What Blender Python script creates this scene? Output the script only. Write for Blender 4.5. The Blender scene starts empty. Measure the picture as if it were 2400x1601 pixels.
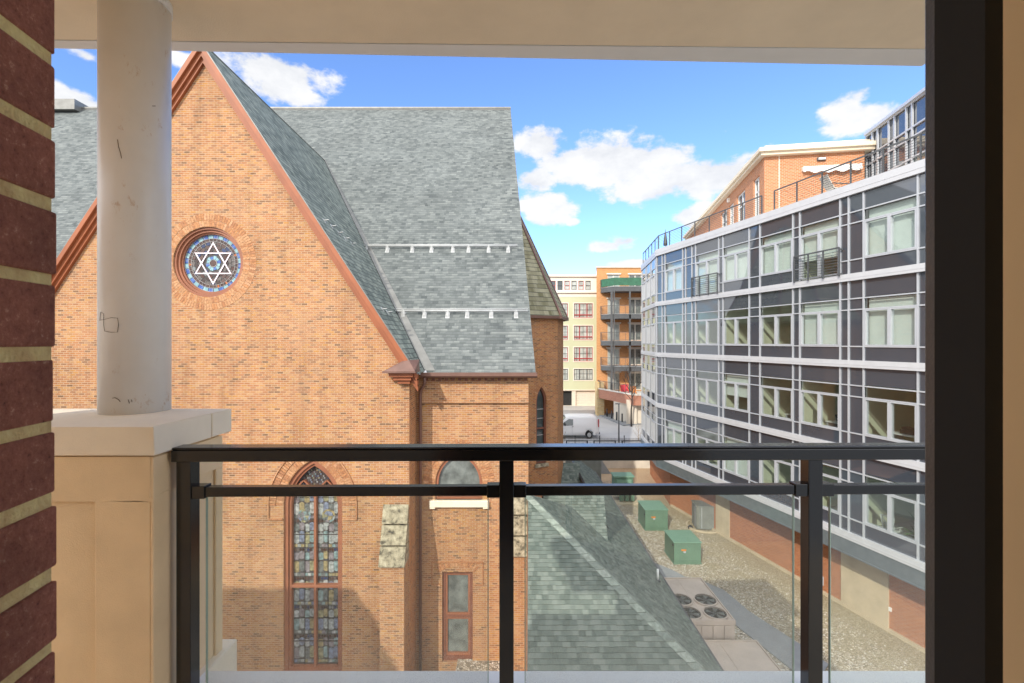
import bpy, math, random
from mathutils import Vector, Matrix
from mathutils.geometry import delaunay_2d_cdt
random.seed(7)
sc = bpy.context.scene
col = sc.collection
R = math.radians
# ---------------------------------------------------------------- camera
FPX = 1100.0                      # focal length in pixels of a 2400 wide frame
cam = bpy.data.cameras.new('camera'); camo = bpy.data.objects.new('camera', cam); col.objects.link(camo)
cam.sensor_width = 36.0; cam.lens = 36.0 * FPX / 2400.0
cam.clip_start = 0.02; cam.clip_end = 5000
camo.location = (0, 0, 0); camo.rotation_euler = (R(90), 0, 0)
cam.dof.use_dof = True; cam.dof.focus_distance = 14.0; cam.dof.aperture_fstop = 16.0
sc.camera = camo
sc.view_settings.view_transform = 'Standard'; sc.view_settings.look = 'None'
sc.view_settings.gamma = 1.0; sc.view_settings.exposure = 0.92; sc.view_settings.use_curve_mapping = False
sc.cycles.max_bounces = 12; sc.cycles.diffuse_bounces = 6; sc.cycles.transparent_max_bounces = 16
sc.cycles.caustics_reflective = False; sc.cycles.caustics_refractive = False
# ---------------------------------------------------------------- sun and sky
SUN_AZ, SUN_EL = R(26), R(32)     # sun stands behind the camera, to its left
to_sun = Vector((-math.sin(SUN_AZ) * math.cos(SUN_EL), -math.cos(SUN_AZ) * math.cos(SUN_EL), math.sin(SUN_EL)))
sl = bpy.data.lights.new('sun', 'SUN'); so = bpy.data.objects.new('sun', sl); col.objects.link(so)
sl.energy = 2.0; sl.angle = R(0.55); sl.color = (1.0, 0.93, 0.82)
so.rotation_euler = to_sun.to_track_quat('Z', 'Y').to_euler()
so.location = (-20, -20, 40)
world = bpy.data.worlds.new('World'); sc.world = world; world.use_nodes = True
nt = world.node_tree; nt.nodes.clear()
def N(t, kind, **kw):
    n = t.nodes.new(kind)
    for k, v in kw.items():
        if k.startswith('i_'):
            n.inputs[k[2:].replace('_', ' ')].default_value = v
        else: setattr(n, k, v)
    return n
def math_n(t, op, a, b=None, c=None, clamp=False):
    n = t.nodes.new('ShaderNodeMath'); n.operation = op; n.use_clamp = clamp
    for i, v in enumerate((a, b, c)):
        if v is None: continue
        if isinstance(v, (int, float)): n.inputs[i].default_value = v
        else: t.links.new(v, n.inputs[i])
    return n.outputs[0]
def mix_c(t, f, a, b, blend='MIX'):
    n = t.nodes.new('ShaderNodeMix'); n.data_type = 'RGBA'; n.blend_type = blend
    for i, v in ((0, f), (6, a), (7, b)):
        if isinstance(v, (int, float)): n.inputs[i].default_value = v
        elif isinstance(v, tuple): n.inputs[i].default_value = (*v, 1) if len(v) == 3 else v
        else: t.links.new(v, n.inputs[i])
    return n.outputs[2]
def ramp(t, fac, stops, interp='LINEAR'):
    n = t.nodes.new('ShaderNodeValToRGB'); n.color_ramp.interpolation = interp
    e = n.color_ramp.elements
    while len(e) < len(stops): e.new(0.5)
    for i, (p, c) in enumerate(stops):
        e[i].position = p; e[i].color = (*c, 1) if len(c) == 3 else c
    t.links.new(fac, n.inputs[0]); return n.outputs[0]
sky = N(nt, 'ShaderNodeTexSky', sky_type='NISHITA', sun_disc=False, sun_elevation=SUN_EL)
sky.sun_rotation = math.atan2(to_sun.x, to_sun.y)
sky.air_density = 1.0; sky.dust_density = 0.3; sky.ozone_density = 2.0; sky.altitude = 200
tc = N(nt, 'ShaderNodeTexCoord')
DIR = tc.outputs['Generated']
# clouds: soft ellipsoids in sky directions, broken up by noise
nz = N(nt, 'ShaderNodeTexNoise'); nz.inputs['Scale'].default_value = 9.0; nz.inputs['Detail'].default_value = 9.0; nz.inputs['Roughness'].default_value = 0.62
mp = N(nt, 'ShaderNodeMapping'); mp.inputs['Scale'].default_value = (1, 1, 1.7); nt.links.new(DIR, mp.inputs[0]); nt.links.new(mp.outputs[0], nz.inputs[0])
nz2 = N(nt, 'ShaderNodeTexNoise'); nz2.inputs['Scale'].default_value = 26.0; nz2.inputs['Detail'].default_value = 6.0
nt.links.new(mp.outputs[0], nz2.inputs[0])
CL = [(640,165,120,50,1.0),(655,205,90,40,.9),(1400,372,215,58,1.1),(1610,405,175,52,1.05),(1245,330,70,42,1.0),(1500,430,120,45,.9),
      (1235,412,58,34,.95),(1255,480,72,42,1.05),(1395,565,62,14,.75),(1440,552,45,24,.85),(1600,492,70,28,.9),(1970,272,70,32,.95),(1930,255,40,40,.7),(165,228,75,32,1.0),(200,130,40,18,.55),
      (1445,607,50,12,.75),(405,135,30,16,.5),(1975,215,25,22,.5),(1315,510,18,10,.7)]
acc = None
for (cx, cy, rx, ry, amp) in CL:
    xf, yf = cx * 1.0208, cy * 1.0208
    v = Vector(((xf - 1200) / FPX, 1.0, (800 - yf) / FPX)); L = v.length; v.normalize()
    m = N(nt, 'ShaderNodeVectorMath', operation='SUBTRACT'); nt.links.new(DIR, m.inputs[0]); m.inputs[1].default_value = v
    s = N(nt, 'ShaderNodeVectorMath', operation='MULTIPLY'); nt.links.new(m.outputs[0], s.inputs[0])
    sx, sz = L * FPX / (rx * 1.02), L * FPX / (ry * 1.02)
    s.inputs[1].default_value = (sx, sx * .6, sz)
    l = N(nt, 'ShaderNodeVectorMath', operation='LENGTH'); nt.links.new(s.outputs[0], l.inputs[0])
    b = math_n(nt, 'MULTIPLY', math_n(nt, 'SUBTRACT', 1.0, l.outputs['Value']), amp)
    acc = b if acc is None else math_n(nt, 'MAXIMUM', acc, b)
sep = N(nt, 'ShaderNodeSeparateXYZ'); nt.links.new(DIR, sep.inputs[0])
# cloud added behind, overhead and left, mostly unseen, to whiten ambient light and reflections
back = math_n(nt, 'MULTIPLY', math_n(nt, 'SUBTRACT', 0.35, sep.outputs[1]), 2.2)
over = math_n(nt, 'MULTIPLY', math_n(nt, 'SUBTRACT', sep.outputs[2], 0.66), 4.0)
left = math_n(nt, 'MULTIPLY', math_n(nt, 'SUBTRACT', -0.64, sep.outputs[0]), 7.0)
acc = math_n(nt, 'MAXIMUM', acc, math_n(nt, 'MINIMUM', math_n(nt, 'SUBTRACT', math_n(nt, 'MAXIMUM', left, math_n(nt, 'MAXIMUM', back, over)), 0.6), 0.55))
dens = math_n(nt, 'ADD', acc, math_n(nt, 'MULTIPLY', math_n(nt, 'SUBTRACT', nz.outputs[0], 0.5), 2.6))
dens = math_n(nt, 'ADD', dens, math_n(nt, 'MULTIPLY', math_n(nt, 'SUBTRACT', nz2.outputs[0], 0.5), 0.7))
mr = N(nt, 'ShaderNodeMapRange', interpolation_type='SMOOTHSTEP'); nt.links.new(dens, mr.inputs[0])
mr.inputs[1].default_value = 0.0; mr.inputs[2].default_value = 0.42; mr.inputs[3].default_value = 0; mr.inputs[4].default_value = 0.97
shade = ramp(nt, nz.outputs[0], [(0.30, (3.4, 3.5, 3.7)), (0.6, (4.6, 4.6, 4.6))])
hs = N(nt, 'ShaderNodeHueSaturation'); hs.inputs['Saturation'].default_value = 1.0; hs.inputs['Value'].default_value = 1.0; hs.inputs['Hue'].default_value = 0.5
nt.links.new(sky.outputs[0], hs.inputs['Color'])
SKYV = mix_c(nt, 1.0, hs.outputs[0], (.88, 1.05, 1.38), 'MULTIPLY')
front = N(nt, 'ShaderNodeMapRange', interpolation_type='SMOOTHSTEP'); nt.links.new(math_n(nt, 'MINIMUM', sep.outputs[1], math_n(nt, 'SUBTRACT', 1.05, sep.outputs[2])), front.inputs[0])
front.inputs[1].default_value = .1; front.inputs[2].default_value = .45; front.inputs[3].default_value = 2.3; front.inputs[4].default_value = 1.0  # brightens the added cloud out of view to lift the shade
bright = N(nt, 'ShaderNodeVectorMath', operation='SCALE'); nt.links.new(shade, bright.inputs[0]); nt.links.new(front.outputs[0], bright.inputs['Scale'])
cm = mix_c(nt, mr.outputs[0], SKYV, bright.outputs[0])
bg = N(nt, 'ShaderNodeBackground'); bg.inputs['Strength'].default_value = 0.12
nt.links.new(cm, bg.inputs[0])
ow = N(nt, 'ShaderNodeOutputWorld'); nt.links.new(bg.outputs[0], ow.inputs[0])

# ---------------------------------------------------------------- helpers
def at(xf, yf, d):                # photo pixel + distance -> point in the world
    return Vector(((xf - 1200) / FPX * d, d, (800 - yf) / FPX * d))
def ato(xo, yo, d): return at(xo * 1.0208, yo * 1.0208, d)
def ray_plane(xf, yf, p, n):
    v = at(xf, yf, 1.0); n = Vector(n); return v * (Vector(p).dot(n) / v.dot(n))
class Frame:                      # wall-local axes: u along, v up, w outwards
    def __init__(s, o, u, w): s.o = Vector(o); s.u = Vector(u).normalized(); s.w = Vector(w).normalized()
    def p(s, u, v, w=0): return s.o + s.u * u + Vector((0, 0, v)) + s.w * w
class MB:
    def __init__(s): s.v = []; s.f = []; s.m = []; s.uv = []; s.sm = []
    def poly(s, pts, mi=0, uv=None, smooth=False):
        pts = [Vector(p) for p in pts]; i0 = len(s.v); s.v += pts
        s.f.append(tuple(range(i0, i0 + len(pts)))); s.m.append(mi); s.sm.append(smooth)
        if uv is None:
            n = Vector((0, 0, 0))
            for i in range(len(pts)):
                a, b = pts[i], pts[(i + 1) % len(pts)]
                n += a.cross(b)
            n = n.normalized() if n.length > 1e-9 else Vector((0, 0, 1))
            if abs(n.z) > 0.985: t = Vector((1, 0, 0))
            else: t = Vector((0, 0, 1)).cross(n).normalized()
            b = n.cross(t)
            uv = [(p.dot(t), p.dot(b)) for p in pts]
        s.uv.append(uv)
    def hexa(s, c, mi=0):         # 8 corners: bottom loop 0-3, top loop 4-7
        for q in ((3, 2, 1, 0), (4, 5, 6, 7), (0, 1, 5, 4), (1, 2, 6, 5), (2, 3, 7, 6), (3, 0, 4, 7)):
            s.poly([c[i] for i in q], mi)
        return s
    def box(s, x0, x1, y0, y1, z0, z1, mi=0):
        return s.hexa([(x0, y0, z0), (x1, y0, z0), (x1, y1, z0), (x0, y1, z0), (x0, y0, z1), (x1, y0, z1), (x1, y1, z1), (x0, y1, z1)], mi)
    def lbox(s, F, u0, u1, v0, v1, w0, w1, mi=0):
        c = [F.p(u0, v0, w1), F.p(u1, v0, w1), F.p(u1, v0, w0), F.p(u0, v0, w0), F.p(u0, v1, w1), F.p(u1, v1, w1), F.p(u1, v1, w0), F.p(u0, v1, w0)]
        if F.u.cross(Vector((0, 0, 1))).dot(F.w) < 0: c = [c[i] for i in (3, 2, 1, 0, 7, 6, 5, 4)]
        return s.hexa(c, mi)
    def prism(s, pts, ext, mi=0, caps=True):
        pts = [Vector(p) for p in pts]; e = Vector(ext); n = Vector((0, 0, 0))
        for i in range(len(pts)): n += pts[i].cross(pts[(i + 1) % len(pts)])
        if n.dot(e) > 0: pts = pts[::-1]
        if caps: s.poly(pts, mi); s.poly([p + e for p in pts[::-1]], mi)
        for i in range(len(pts)):
            a, b = pts[i], pts[(i + 1) % len(pts)]
            s.poly([b, a, a + e, b + e], mi)
        return s
    def bar(s, a, b, w, h, mi=0, up=(0, 0, 1)):
        a, b = Vector(a), Vector(b); d = (b - a).normalized(); up = Vector(up)
        if abs(d.dot(up)) > .99: up = Vector((0, 1, 0))
        r = d.cross(up).normalized() * (w / 2); t = r.cross(d).normalized() * (h / 2)
        return s.hexa([a - r - t, a + r - t, b + r - t, b - r - t, a - r + t, a + r + t, b + r + t, b - r + t], mi)
    def tube(s, pts, rad, n=10, mi=0, caps=True, smooth=True):
        pts = [Vector(p) for p in pts]
        if not isinstance(rad, (list, tuple)): rad = [rad] * len(pts)
        rings = []; prev = None
        for i, p in enumerate(pts):
            d = (pts[min(i + 1, len(pts) - 1)] - pts[max(i - 1, 0)]).normalized()
            if prev is None: r = d.cross(Vector((0, 0, 1)) if abs(d.z) < .9 else Vector((1, 0, 0))).normalized()
            else: r = (prev - d * prev.dot(d)).normalized()
            prev = r; t = d.cross(r)
            rings.append([p + (r * math.cos(2 * math.pi * k / n) + t * math.sin(2 * math.pi * k / n)) * rad[i] for k in range(n)])
        L = 0
        for i in range(len(rings) - 1):
            L2 = L + (pts[i + 1] - pts[i]).length
            for k in range(n):
                k2 = (k + 1) % n; c = 2 * math.pi * rad[i] / n
                s.poly([rings[i][k], rings[i][k2], rings[i + 1][k2], rings[i + 1][k]], mi, [(k * c, L), ((k + 1) * c, L), ((k + 1) * c, L2), (k * c, L2)], smooth)
            L = L2
        if caps: s.poly(rings[0][::-1], mi); s.poly(rings[-1], mi)
        return s
    def disc(s, F, cu, cv, w, r0, r1, a0=0, a1=2 * math.pi, n=24, mi=0):
        for k in range(n):
            t0 = a0 + (a1 - a0) * k / n; t1 = a0 + (a1 - a0) * (k + 1) / n
            q = [F.p(cu + r1 * math.cos(t0), cv + r1 * math.sin(t0), w), F.p(cu + r1 * math.cos(t1), cv + r1 * math.sin(t1), w)]
            if r0 > 1e-6: q += [F.p(cu + r0 * math.cos(t1), cv + r0 * math.sin(t1), w), F.p(cu + r0 * math.cos(t0), cv + r0 * math.sin(t0), w)]
            else: q += [F.p(cu, cv, w)]
            s.poly(q, mi)
    def build(s, name, mats, parent=None, loc=None, merge=False, bevel=0):
        off = Vector(loc) if loc is not None else Vector((0, 0, 0))
        q = parent
        while q is not None: off = off + q.location; q = q.parent
        me = bpy.data.meshes.new(name)
        me.from_pydata([tuple(v - off) for v in s.v], [], s.f)
        if not isinstance(mats, (list, tuple)): mats = [mats]
        for m in mats: me.materials.append(m)
        uvl = me.uv_layers.new(name='UVMap')
        flat = [c for f in s.uv for p in f for c in p]
        uvl.data.foreach_set('uv', flat)
        me.polygons.foreach_set('material_index', s.m)
        me.polygons.foreach_set('use_smooth', s.sm)
        o = bpy.data.objects.new(name, me); col.objects.link(o)
        if loc is not None: o.location = loc
        if parent is not None: o.parent = parent
        if merge or bevel or any(s.sm):
            import bmesh
            bm = bmesh.new(); bm.from_mesh(me); bmesh.ops.remove_doubles(bm, verts=bm.verts, dist=1e-5); bm.to_mesh(me); bm.free()
        if bevel:
            md = o.modifiers.new('bevel', 'BEVEL'); md.width = bevel; md.segments = 2; md.limit_method = 'ANGLE'
        return o
def empty(name, loc, label=None, cat=None, group=None):
    o = bpy.data.objects.new(name, None); o.empty_display_size = .2; o.location = loc; col.objects.link(o)
    tag(o, label, cat, group); return o
def tag(o, label=None, cat=None, group=None, kind=None):
    if label: o['label'] = label
    if cat: o['category'] = cat
    if group: o['group'] = group
    if kind: o['kind'] = kind
    return o
def copy_tree(o, parent=None):
    c = o.copy(); col.objects.link(c)
    if parent is not None: c.parent = parent
    for ch in [x for x in bpy.data.objects if x.parent == o]: copy_tree(ch, c)
    return c
def wall(mb, F, outer, holes, w=0.0, depth=0.2, mi=0, mih=None):
    """wall face at offset w with holes whose reveals go `depth` inwards"""
    pts, edges = [], []
    for loop in [outer] + holes:
        i0 = len(pts); pts += [Vector(p) for p in loop]
        edges += [(i0 + i, i0 + (i + 1) % len(loop)) for i in range(len(loop))]
    vs, _, fs, *_r = delaunay_2d_cdt(pts, edges, [], 1, 1e-6)
    def inside(p, loop):
        c = False
        for i in range(len(loop)):
            a, b = loop[i], loop[i - 1]
            if (a[1] > p.y) != (b[1] > p.y) and p.x < (b[0] - a[0]) * (p.y - a[1]) / (b[1] - a[1]) + a[0]: c = not c
        return c
    flip = F.u.cross(Vector((0, 0, 1))).dot(F.w) < 0
    for f in fs:
        c = sum((vs[i] for i in f), Vector((0, 0))) / len(f)
        if not inside(c, outer) or any(inside(c, h) for h in holes): continue
        q = [F.p(vs[i].x, vs[i].y, w) for i in f]
        n = (q[1] - q[0]).cross(q[2] - q[0])
        if n.dot(F.w) < 0: q = q[::-1]
        mb.poly(q, mi)
    for h in holes:
        ar = sum(h[i][0] * h[(i + 1) % len(h)][1] - h[(i + 1) % len(h)][0] * h[i][1] for i in range(len(h)))
        for i in range(len(h)):
            a, b = h[i], h[(i + 1) % len(h)]
            q = [F.p(a[0], a[1], w), F.p(b[0], b[1], w), F.p(b[0], b[1], w - depth), F.p(a[0], a[1], w - depth)]
            if (ar > 0) == flip: q = q[::-1]
            mb.poly(q, mi if mih is None else mih)
def rect(u0, u1, v0, v1): return [(u0, v0), (u1, v0), (u1, v1), (u0, v1)]
def arch(cu, v0, vs, w, h, n=10):   # pointed arch outline, counter-clockwise
    Rr = (w * w + h * h) / (2 * w); a1 = math.atan2(h, Rr - w) if Rr != w else math.pi / 2
    if Rr < w: a1 = math.pi - math.asin(h / Rr)
    pts = [(cu - w, v0), (cu + w, v0)]
    for k in range(n + 1):
        a = a1 * k / n; pts.append((cu + w - Rr + Rr * math.cos(a), vs + Rr * math.sin(a)))
    for k in range(n - 1, -1, -1):
        a = a1 * k / n; pts.append((cu - w + Rr - Rr * math.cos(a), vs + Rr * math.sin(a)))
    return pts
def circle(cu, cv, r, n=40): return [(cu + r * math.cos(2 * math.pi * k / n), cv + r * math.sin(2 * math.pi * k / n)) for k in range(n)]
def frame_ring(mb, F, outer, inner, w0, w1, mi=0):   # a border between two outlines with the same number of points, w1 outer face
    n = len(outer)
    for i in range(n):
        j = (i + 1) % n
        q = [F.p(*outer[i], w1), F.p(*outer[j], w1), F.p(*inner[j], w1), F.p(*inner[i], w1)]
        if (q[1] - q[0]).cross(q[2] - q[0]).dot(F.w) < 0: q = q[::-1]
        mb.poly(q, mi)
        mb.poly([F.p(*inner[i], w1), F.p(*inner[j], w1), F.p(*inner[j], w0), F.p(*inner[i], w0)], mi)
        mb.poly([F.p(*outer[j], w1), F.p(*outer[i], w1), F.p(*outer[i], w0), F.p(*outer[j], w0)], mi)

# ---------------------------------------------------------------- materials
def mat(name):
    m = bpy.data.materials.new(name); m.use_nodes = True; t = m.node_tree; t.nodes.clear()
    o = t.nodes.new('ShaderNodeOutputMaterial'); b = t.nodes.new('ShaderNodeBsdfPrincipled'); t.links.new(b.outputs[0], o.inputs[0])
    uv = t.nodes.new('ShaderNodeTexCoord')
    return m, t, b, uv, o
def setc(t, sock, v):
    if isinstance(v, tuple): sock.default_value = (*v, 1) if len(v) == 3 else v
    elif isinstance(v, (int, float)): sock.default_value = v
    else: t.links.new(v, sock)
def bump(t, b, h, strength=.4, dist=.01):
    n = t.nodes.new('ShaderNodeBump'); n.inputs['Strength'].default_value = strength; n.inputs['Distance'].default_value = dist
    t.links.new(h, n.inputs['Height']); t.links.new(n.outputs[0], b.inputs['Normal'])
def noise(t, vec, scale, detail=4, rough=.55, sc3=None):
    if sc3:
        m = t.nodes.new('ShaderNodeMapping'); m.inputs['Scale'].default_value = sc3; t.links.new(vec, m.inputs[0]); vec = m.outputs[0]
    n = t.nodes.new('ShaderNodeTexNoise'); n.inputs['Scale'].default_value = scale; n.inputs['Detail'].default_value = detail; n.inputs['Roughness'].default_value = rough
    t.links.new(vec, n.inputs['Vector']); return n.outputs[0]
def plain(name, c, rough=.6, metal=0.0, var=.12, scale=3.0, bmp=0.0, bscale=60, spec=.5):
    m, t, b, uv, o = mat(name)
    n = noise(t, uv.outputs['Object'], scale, 5)
    f = ramp(t, n, [(.3, tuple(x * (1 - var) for x in c)), (.7, tuple(min(1, x * (1 + var)) for x in c))])
    setc(t, b.inputs['Base Color'], f); b.inputs['Roughness'].default_value = rough; b.inputs['Metallic'].default_value = metal
    b.inputs['Specular IOR Level'].default_value = spec
    if bmp: bump(t, b, noise(t, uv.outputs['Object'], bscale, 3), bmp, .003)
    return m
def brick(name, stops, mortar, bw=.2, rh=.072, ms=.01, seed=0.0, big=.25, bmp=.6, offs=.5, rough=.85, fine=.3, msoft=.1, streak=0.0):
    m, t, b, uv, o = mat(name)
    mp_ = t.nodes.new('ShaderNodeMapping'); mp_.inputs['Location'].default_value = (seed, seed * .37, 0); t.links.new(uv.outputs['UV'], mp_.inputs[0])
    wob = t.nodes.new('ShaderNodeTexNoise'); wob.inputs['Scale'].default_value = 1.3; t.links.new(mp_.outputs[0], wob.inputs[0])
    wv = t.nodes.new('ShaderNodeVectorMath'); wv.operation = 'MULTIPLY_ADD'; t.links.new(wob.outputs['Color'], wv.inputs[0]); wv.inputs[1].default_value = (.02, .012, 0); t.links.new(mp_.outputs[0], wv.inputs[2])
    bt = t.nodes.new('ShaderNodeTexBrick'); t.links.new(wv.outputs[0], bt.inputs[0])
    bt.inputs['Scale'].default_value = 1; bt.inputs['Brick Width'].default_value = bw; bt.inputs['Row Height'].default_value = rh
    bt.inputs['Mortar Size'].default_value = ms; bt.inputs['Mortar Smooth'].default_value = msoft; bt.offset = offs
    bt.inputs['Color1'].default_value = (0, 0, 0, 1); bt.inputs['Color2'].default_value = (1, 1, 1, 1); bt.inputs['Mortar'].default_value = (.5, .5, .5, 1)
    c = ramp(t, bt.outputs['Color'], stops)
    n1 = noise(t, mp_.outputs[0], .5, 6, .6)
    c = mix_c(t, 1.0, c, ramp(t, n1, [(.25, (1 - big,) * 3), (.75, (1 + big * .6,) * 3)]), 'MULTIPLY')
    n2 = noise(t, mp_.outputs[0], 35, 4, .6, (1, 2.0, 1))
    c = mix_c(t, 1.0, c, ramp(t, n2, [(.3, (1 - fine,) * 3), (.7, (1 + fine,) * 3)]), 'MULTIPLY')
    mc = mix_c(t, n2, tuple(x * .75 for x in mortar), mortar)
    c = mix_c(t, bt.outputs['Fac'], c, mc)
    stn = noise(t, mp_.outputs[0], 1.0, 6, .7, (2.2, .22, 1)); pat = noise(t, mp_.outputs[0], .33, 8, .65)
    c = mix_c(t, 1.0, c, ramp(t, stn, [(.28, (1 - streak * 1.6, 1 - streak * 1.7, 1 - streak * 1.7)), (.5, (1, 1, 1)), (.75, (1 + streak * .6,) * 3)]), 'MULTIPLY')
    c = mix_c(t, math_n(t, 'MULTIPLY', ramp(t, pat, [(.52, (0, 0, 0)), (.7, (1, 1, 1))]), streak * 2.0), c, (.52, .32, .20))
    setc(t, b.inputs['Base Color'], c); b.inputs['Roughness'].default_value = rough; b.inputs['Specular IOR Level'].default_value = .25
    h = math_n(t, 'SUBTRACT', math_n(t, 'MULTIPLY', n2, .5), bt.outputs['Fac'])
    bump(t, b, h, bmp, .012)
    return m
def shingle(name, stops, bw=.28, rh=.15, seed=0.0, line=.35, rough=.9, bmp=.7, fine=.25, lam=0.0):
    m, t, b, uv, o = mat(name)
    mp_ = t.nodes.new('ShaderNodeMapping'); mp_.inputs['Location'].default_value = (seed, 0, 0); t.links.new(uv.outputs['UV'], mp_.inputs[0])
    def bt_(w, off, sq):
        bt = t.nodes.new('ShaderNodeTexBrick'); t.links.new(mp_.outputs[0], bt.inputs[0])
        bt.inputs['Scale'].default_value = 1; bt.inputs['Brick Width'].default_value = w; bt.inputs['Row Height'].default_value = rh
        bt.inputs['Mortar Size'].default_value = .004; bt.inputs['Mortar Smooth'].default_value = .2; bt.offset = off; bt.squash = sq; bt.squash_frequency = 3
        bt.inputs['Color1'].default_value = (0, 0, 0, 1); bt.inputs['Color2'].default_value = (1, 1, 1, 1); bt.inputs['Mortar'].default_value = (.5, .5, .5, 1)
        return bt
    a, b2 = bt_(bw, .37, 1.0), bt_(bw * .63, .61, 1.4)
    val = math_n(t, 'ADD', math_n(t, 'MULTIPLY', a.outputs['Color'], .55), math_n(t, 'MULTIPLY', b2.outputs['Color'], .45))
    c = ramp(t, val, stops)
    n2 = noise(t, mp_.outputs[0], 60, 4, .7); n1 = noise(t, mp_.outputs[0], .35, 5)
    c = mix_c(t, 1.0, c, ramp(t, n2, [(.3, (1 - fine,) * 3), (.7, (1 + fine,) * 3)]), 'MULTIPLY')
    c = mix_c(t, 1.0, c, ramp(t, n1, [(.3, (.88,) * 3), (.7, (1.1,) * 3)]), 'MULTIPLY')
    sp = t.nodes.new('ShaderNodeSeparateXYZ'); t.links.new(mp_.outputs[0], sp.inputs[0])
    fr = math_n(t, 'FRACT', math_n(t, 'DIVIDE', sp.outputs[1], rh))
    # the shadow line under each course butt is painted as a dark edge
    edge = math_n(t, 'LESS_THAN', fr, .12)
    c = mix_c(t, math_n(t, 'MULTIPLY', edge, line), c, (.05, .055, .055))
    if lam:                        # the cut-outs of a laminated shingle show the darker lower layer
        tab = math_n(t, 'MULTIPLY', math_n(t, 'GREATER_THAN', b2.outputs['Color'], .56), math_n(t, 'LESS_THAN', fr, .62))
        c = mix_c(t, math_n(t, 'MULTIPLY', tab, lam), c, (.045, .058, .054))
    setc(t, b.inputs['Base Color'], c); b.inputs['Roughness'].default_value = rough; b.inputs['Specular IOR Level'].default_value = .2
    h = math_n(t, 'ADD', math_n(t, 'SUBTRACT', 1.0, fr), math_n(t, 'MULTIPLY', val, .7))
    bump(t, b, math_n(t, 'ADD', h, math_n(t, 'MULTIPLY', n2, .2)), bmp, .02)
    return m
def glassy(name, tint=(.75, .85, .82), rough=.0, refl=1.0, dirt=0.0, ior=1.5):
    m, t, b, uv, o = mat(name); t.nodes.remove(b)
    tr = t.nodes.new('ShaderNodeBsdfTransparent'); tr.inputs[0].default_value = (*tint, 1)
    gl = t.nodes.new('ShaderNodeBsdfGlossy'); gl.inputs['Roughness'].default_value = rough; gl.inputs[0].default_value = (refl, refl, refl, 1)
    lw_ = t.nodes.new('ShaderNodeLayerWeight'); lw_.inputs[0].default_value = .5; f0 = ((ior - 1) / (ior + 1)) ** 2
    fr = math_n(t, 'MULTIPLY_ADD', math_n(t, 'POWER', lw_.outputs['Facing'], 5.0), 1 - f0, f0)
    mx = t.nodes.new('ShaderNodeMixShader'); t.links.new(fr, mx.inputs[0]); t.links.new(tr.outputs[0], mx.inputs[1]); t.links.new(gl.outputs[0], mx.inputs[2])
    out = mx.outputs[0]
    if dirt:
        df = t.nodes.new('ShaderNodeBsdfDiffuse'); df.inputs[0].default_value = (.75, .76, .72, 1)
        sp = t.nodes.new('ShaderNodeSeparateXYZ'); t.links.new(uv.outputs['UV'], sp.inputs[0])
        low = t.nodes.new('ShaderNodeMapRange'); t.links.new(sp.outputs[1], low.inputs[0])
        low.inputs[1].default_value = -.9; low.inputs[2].default_value = -1.75; low.inputs[3].default_value = 0.0; low.inputs[4].default_value = 1.0
        nn = noise(t, uv.outputs['UV'], 260, 3, .75); n3 = noise(t, uv.outputs['UV'], 7, 3)
        th = math_n(t, 'ADD', math_n(t, 'ADD', nn, math_n(t, 'MULTIPLY', low.outputs[0], .11)), math_n(t, 'MULTIPLY', n3, .12))
        sp1 = math_n(t, 'MULTIPLY', math_n(t, 'GREATER_THAN', th, .76), .55)
        film = math_n(t, 'MULTIPLY', math_n(t, 'ADD', math_n(t, 'MULTIPLY', n3, .6), low.outputs[0]), dirt)
        fac = math_n(t, 'MAXIMUM', sp1, film)
        m2 = t.nodes.new('ShaderNodeMixShader'); t.links.new(fac, m2.inputs[0]); t.links.new(out, m2.inputs[1]); t.links.new(df.outputs[0], m2.inputs[2]); out = m2.outputs[0]
    t.links.new(out, o.inputs[0]); return m
def island(name, stops, rough=.25, interp='CONSTANT', fine=.3, scale=8, spec=.5):
    m, t, b, uv, o = mat(name)
    g = t.nodes.new('ShaderNodeNewGeometry')
    c = ramp(t, g.outputs['Random Per Island'], stops, interp)
    n = noise(t, uv.outputs['UV'], scale, 4)
    c = mix_c(t, 1.0, c, ramp(t, n, [(.3, (1 - fine,) * 3), (.7, (1 + fine,) * 3)]), 'MULTIPLY')
    setc(t, b.inputs['Base Color'], c); b.inputs['Roughness'].default_value = rough; b.inputs['Specular IOR Level'].default_value = spec
    return m
M = {}
OLD_ = [(.0, (.25, .15, .10)), (.1, (.40, .21, .13)), (.3, (.52, .24, .13)), (.5, (.58, .305, .165)), (.68, (.54, .255, .125)), (.82, (.62, .37, .215)), (.93, (.60, .30, .11)), (1, (.43, .25, .17))]
OLD = [(p, (c[0] * .77, c[1] * .755, c[2] * .63)) for p, c in OLD_]
M['church_brick'] = brick('church_brick', OLD, (.56, .38, .25), .205, .073, .009, 0, .16, fine=.18, streak=.16)
M['church_brick_side'] = brick('church_brick_side', [(p, (c[0] * 1.0, c[1] * .86, c[2] * .7)) for p, c in OLD], (.52, .35, .23), .205, .073, .009, 3.1, .2, streak=.16)
M['voussoir'] = island('voussoir', [(0, (.43, .21, .10)), (.2, (.38, .18, .09)), (.4, (.47, .26, .14)), (.6, (.35, .17, .09)), (.75, (.43, .23, .12)), (.9, (.5, .28, .16))], .85, scale=14, spec=.2)
M['annex_brick'] = brick('annex_brick', [(0, (.36, .14, .07)), (.4, (.46, .18, .08)), (.7, (.52, .22, .1)), (1, (.4, .17, .1))], (.5, .4, .3), .205, .073, .009, 5)
M['red_brick'] = brick('red_brick', [(0, (.36, .115, .045)), (.4, (.43, .145, .055)), (.7, (.49, .175, .07)), (1, (.38, .125, .055))], (.45, .32, .22), .21, .075, .01, 7, .12)
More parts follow.
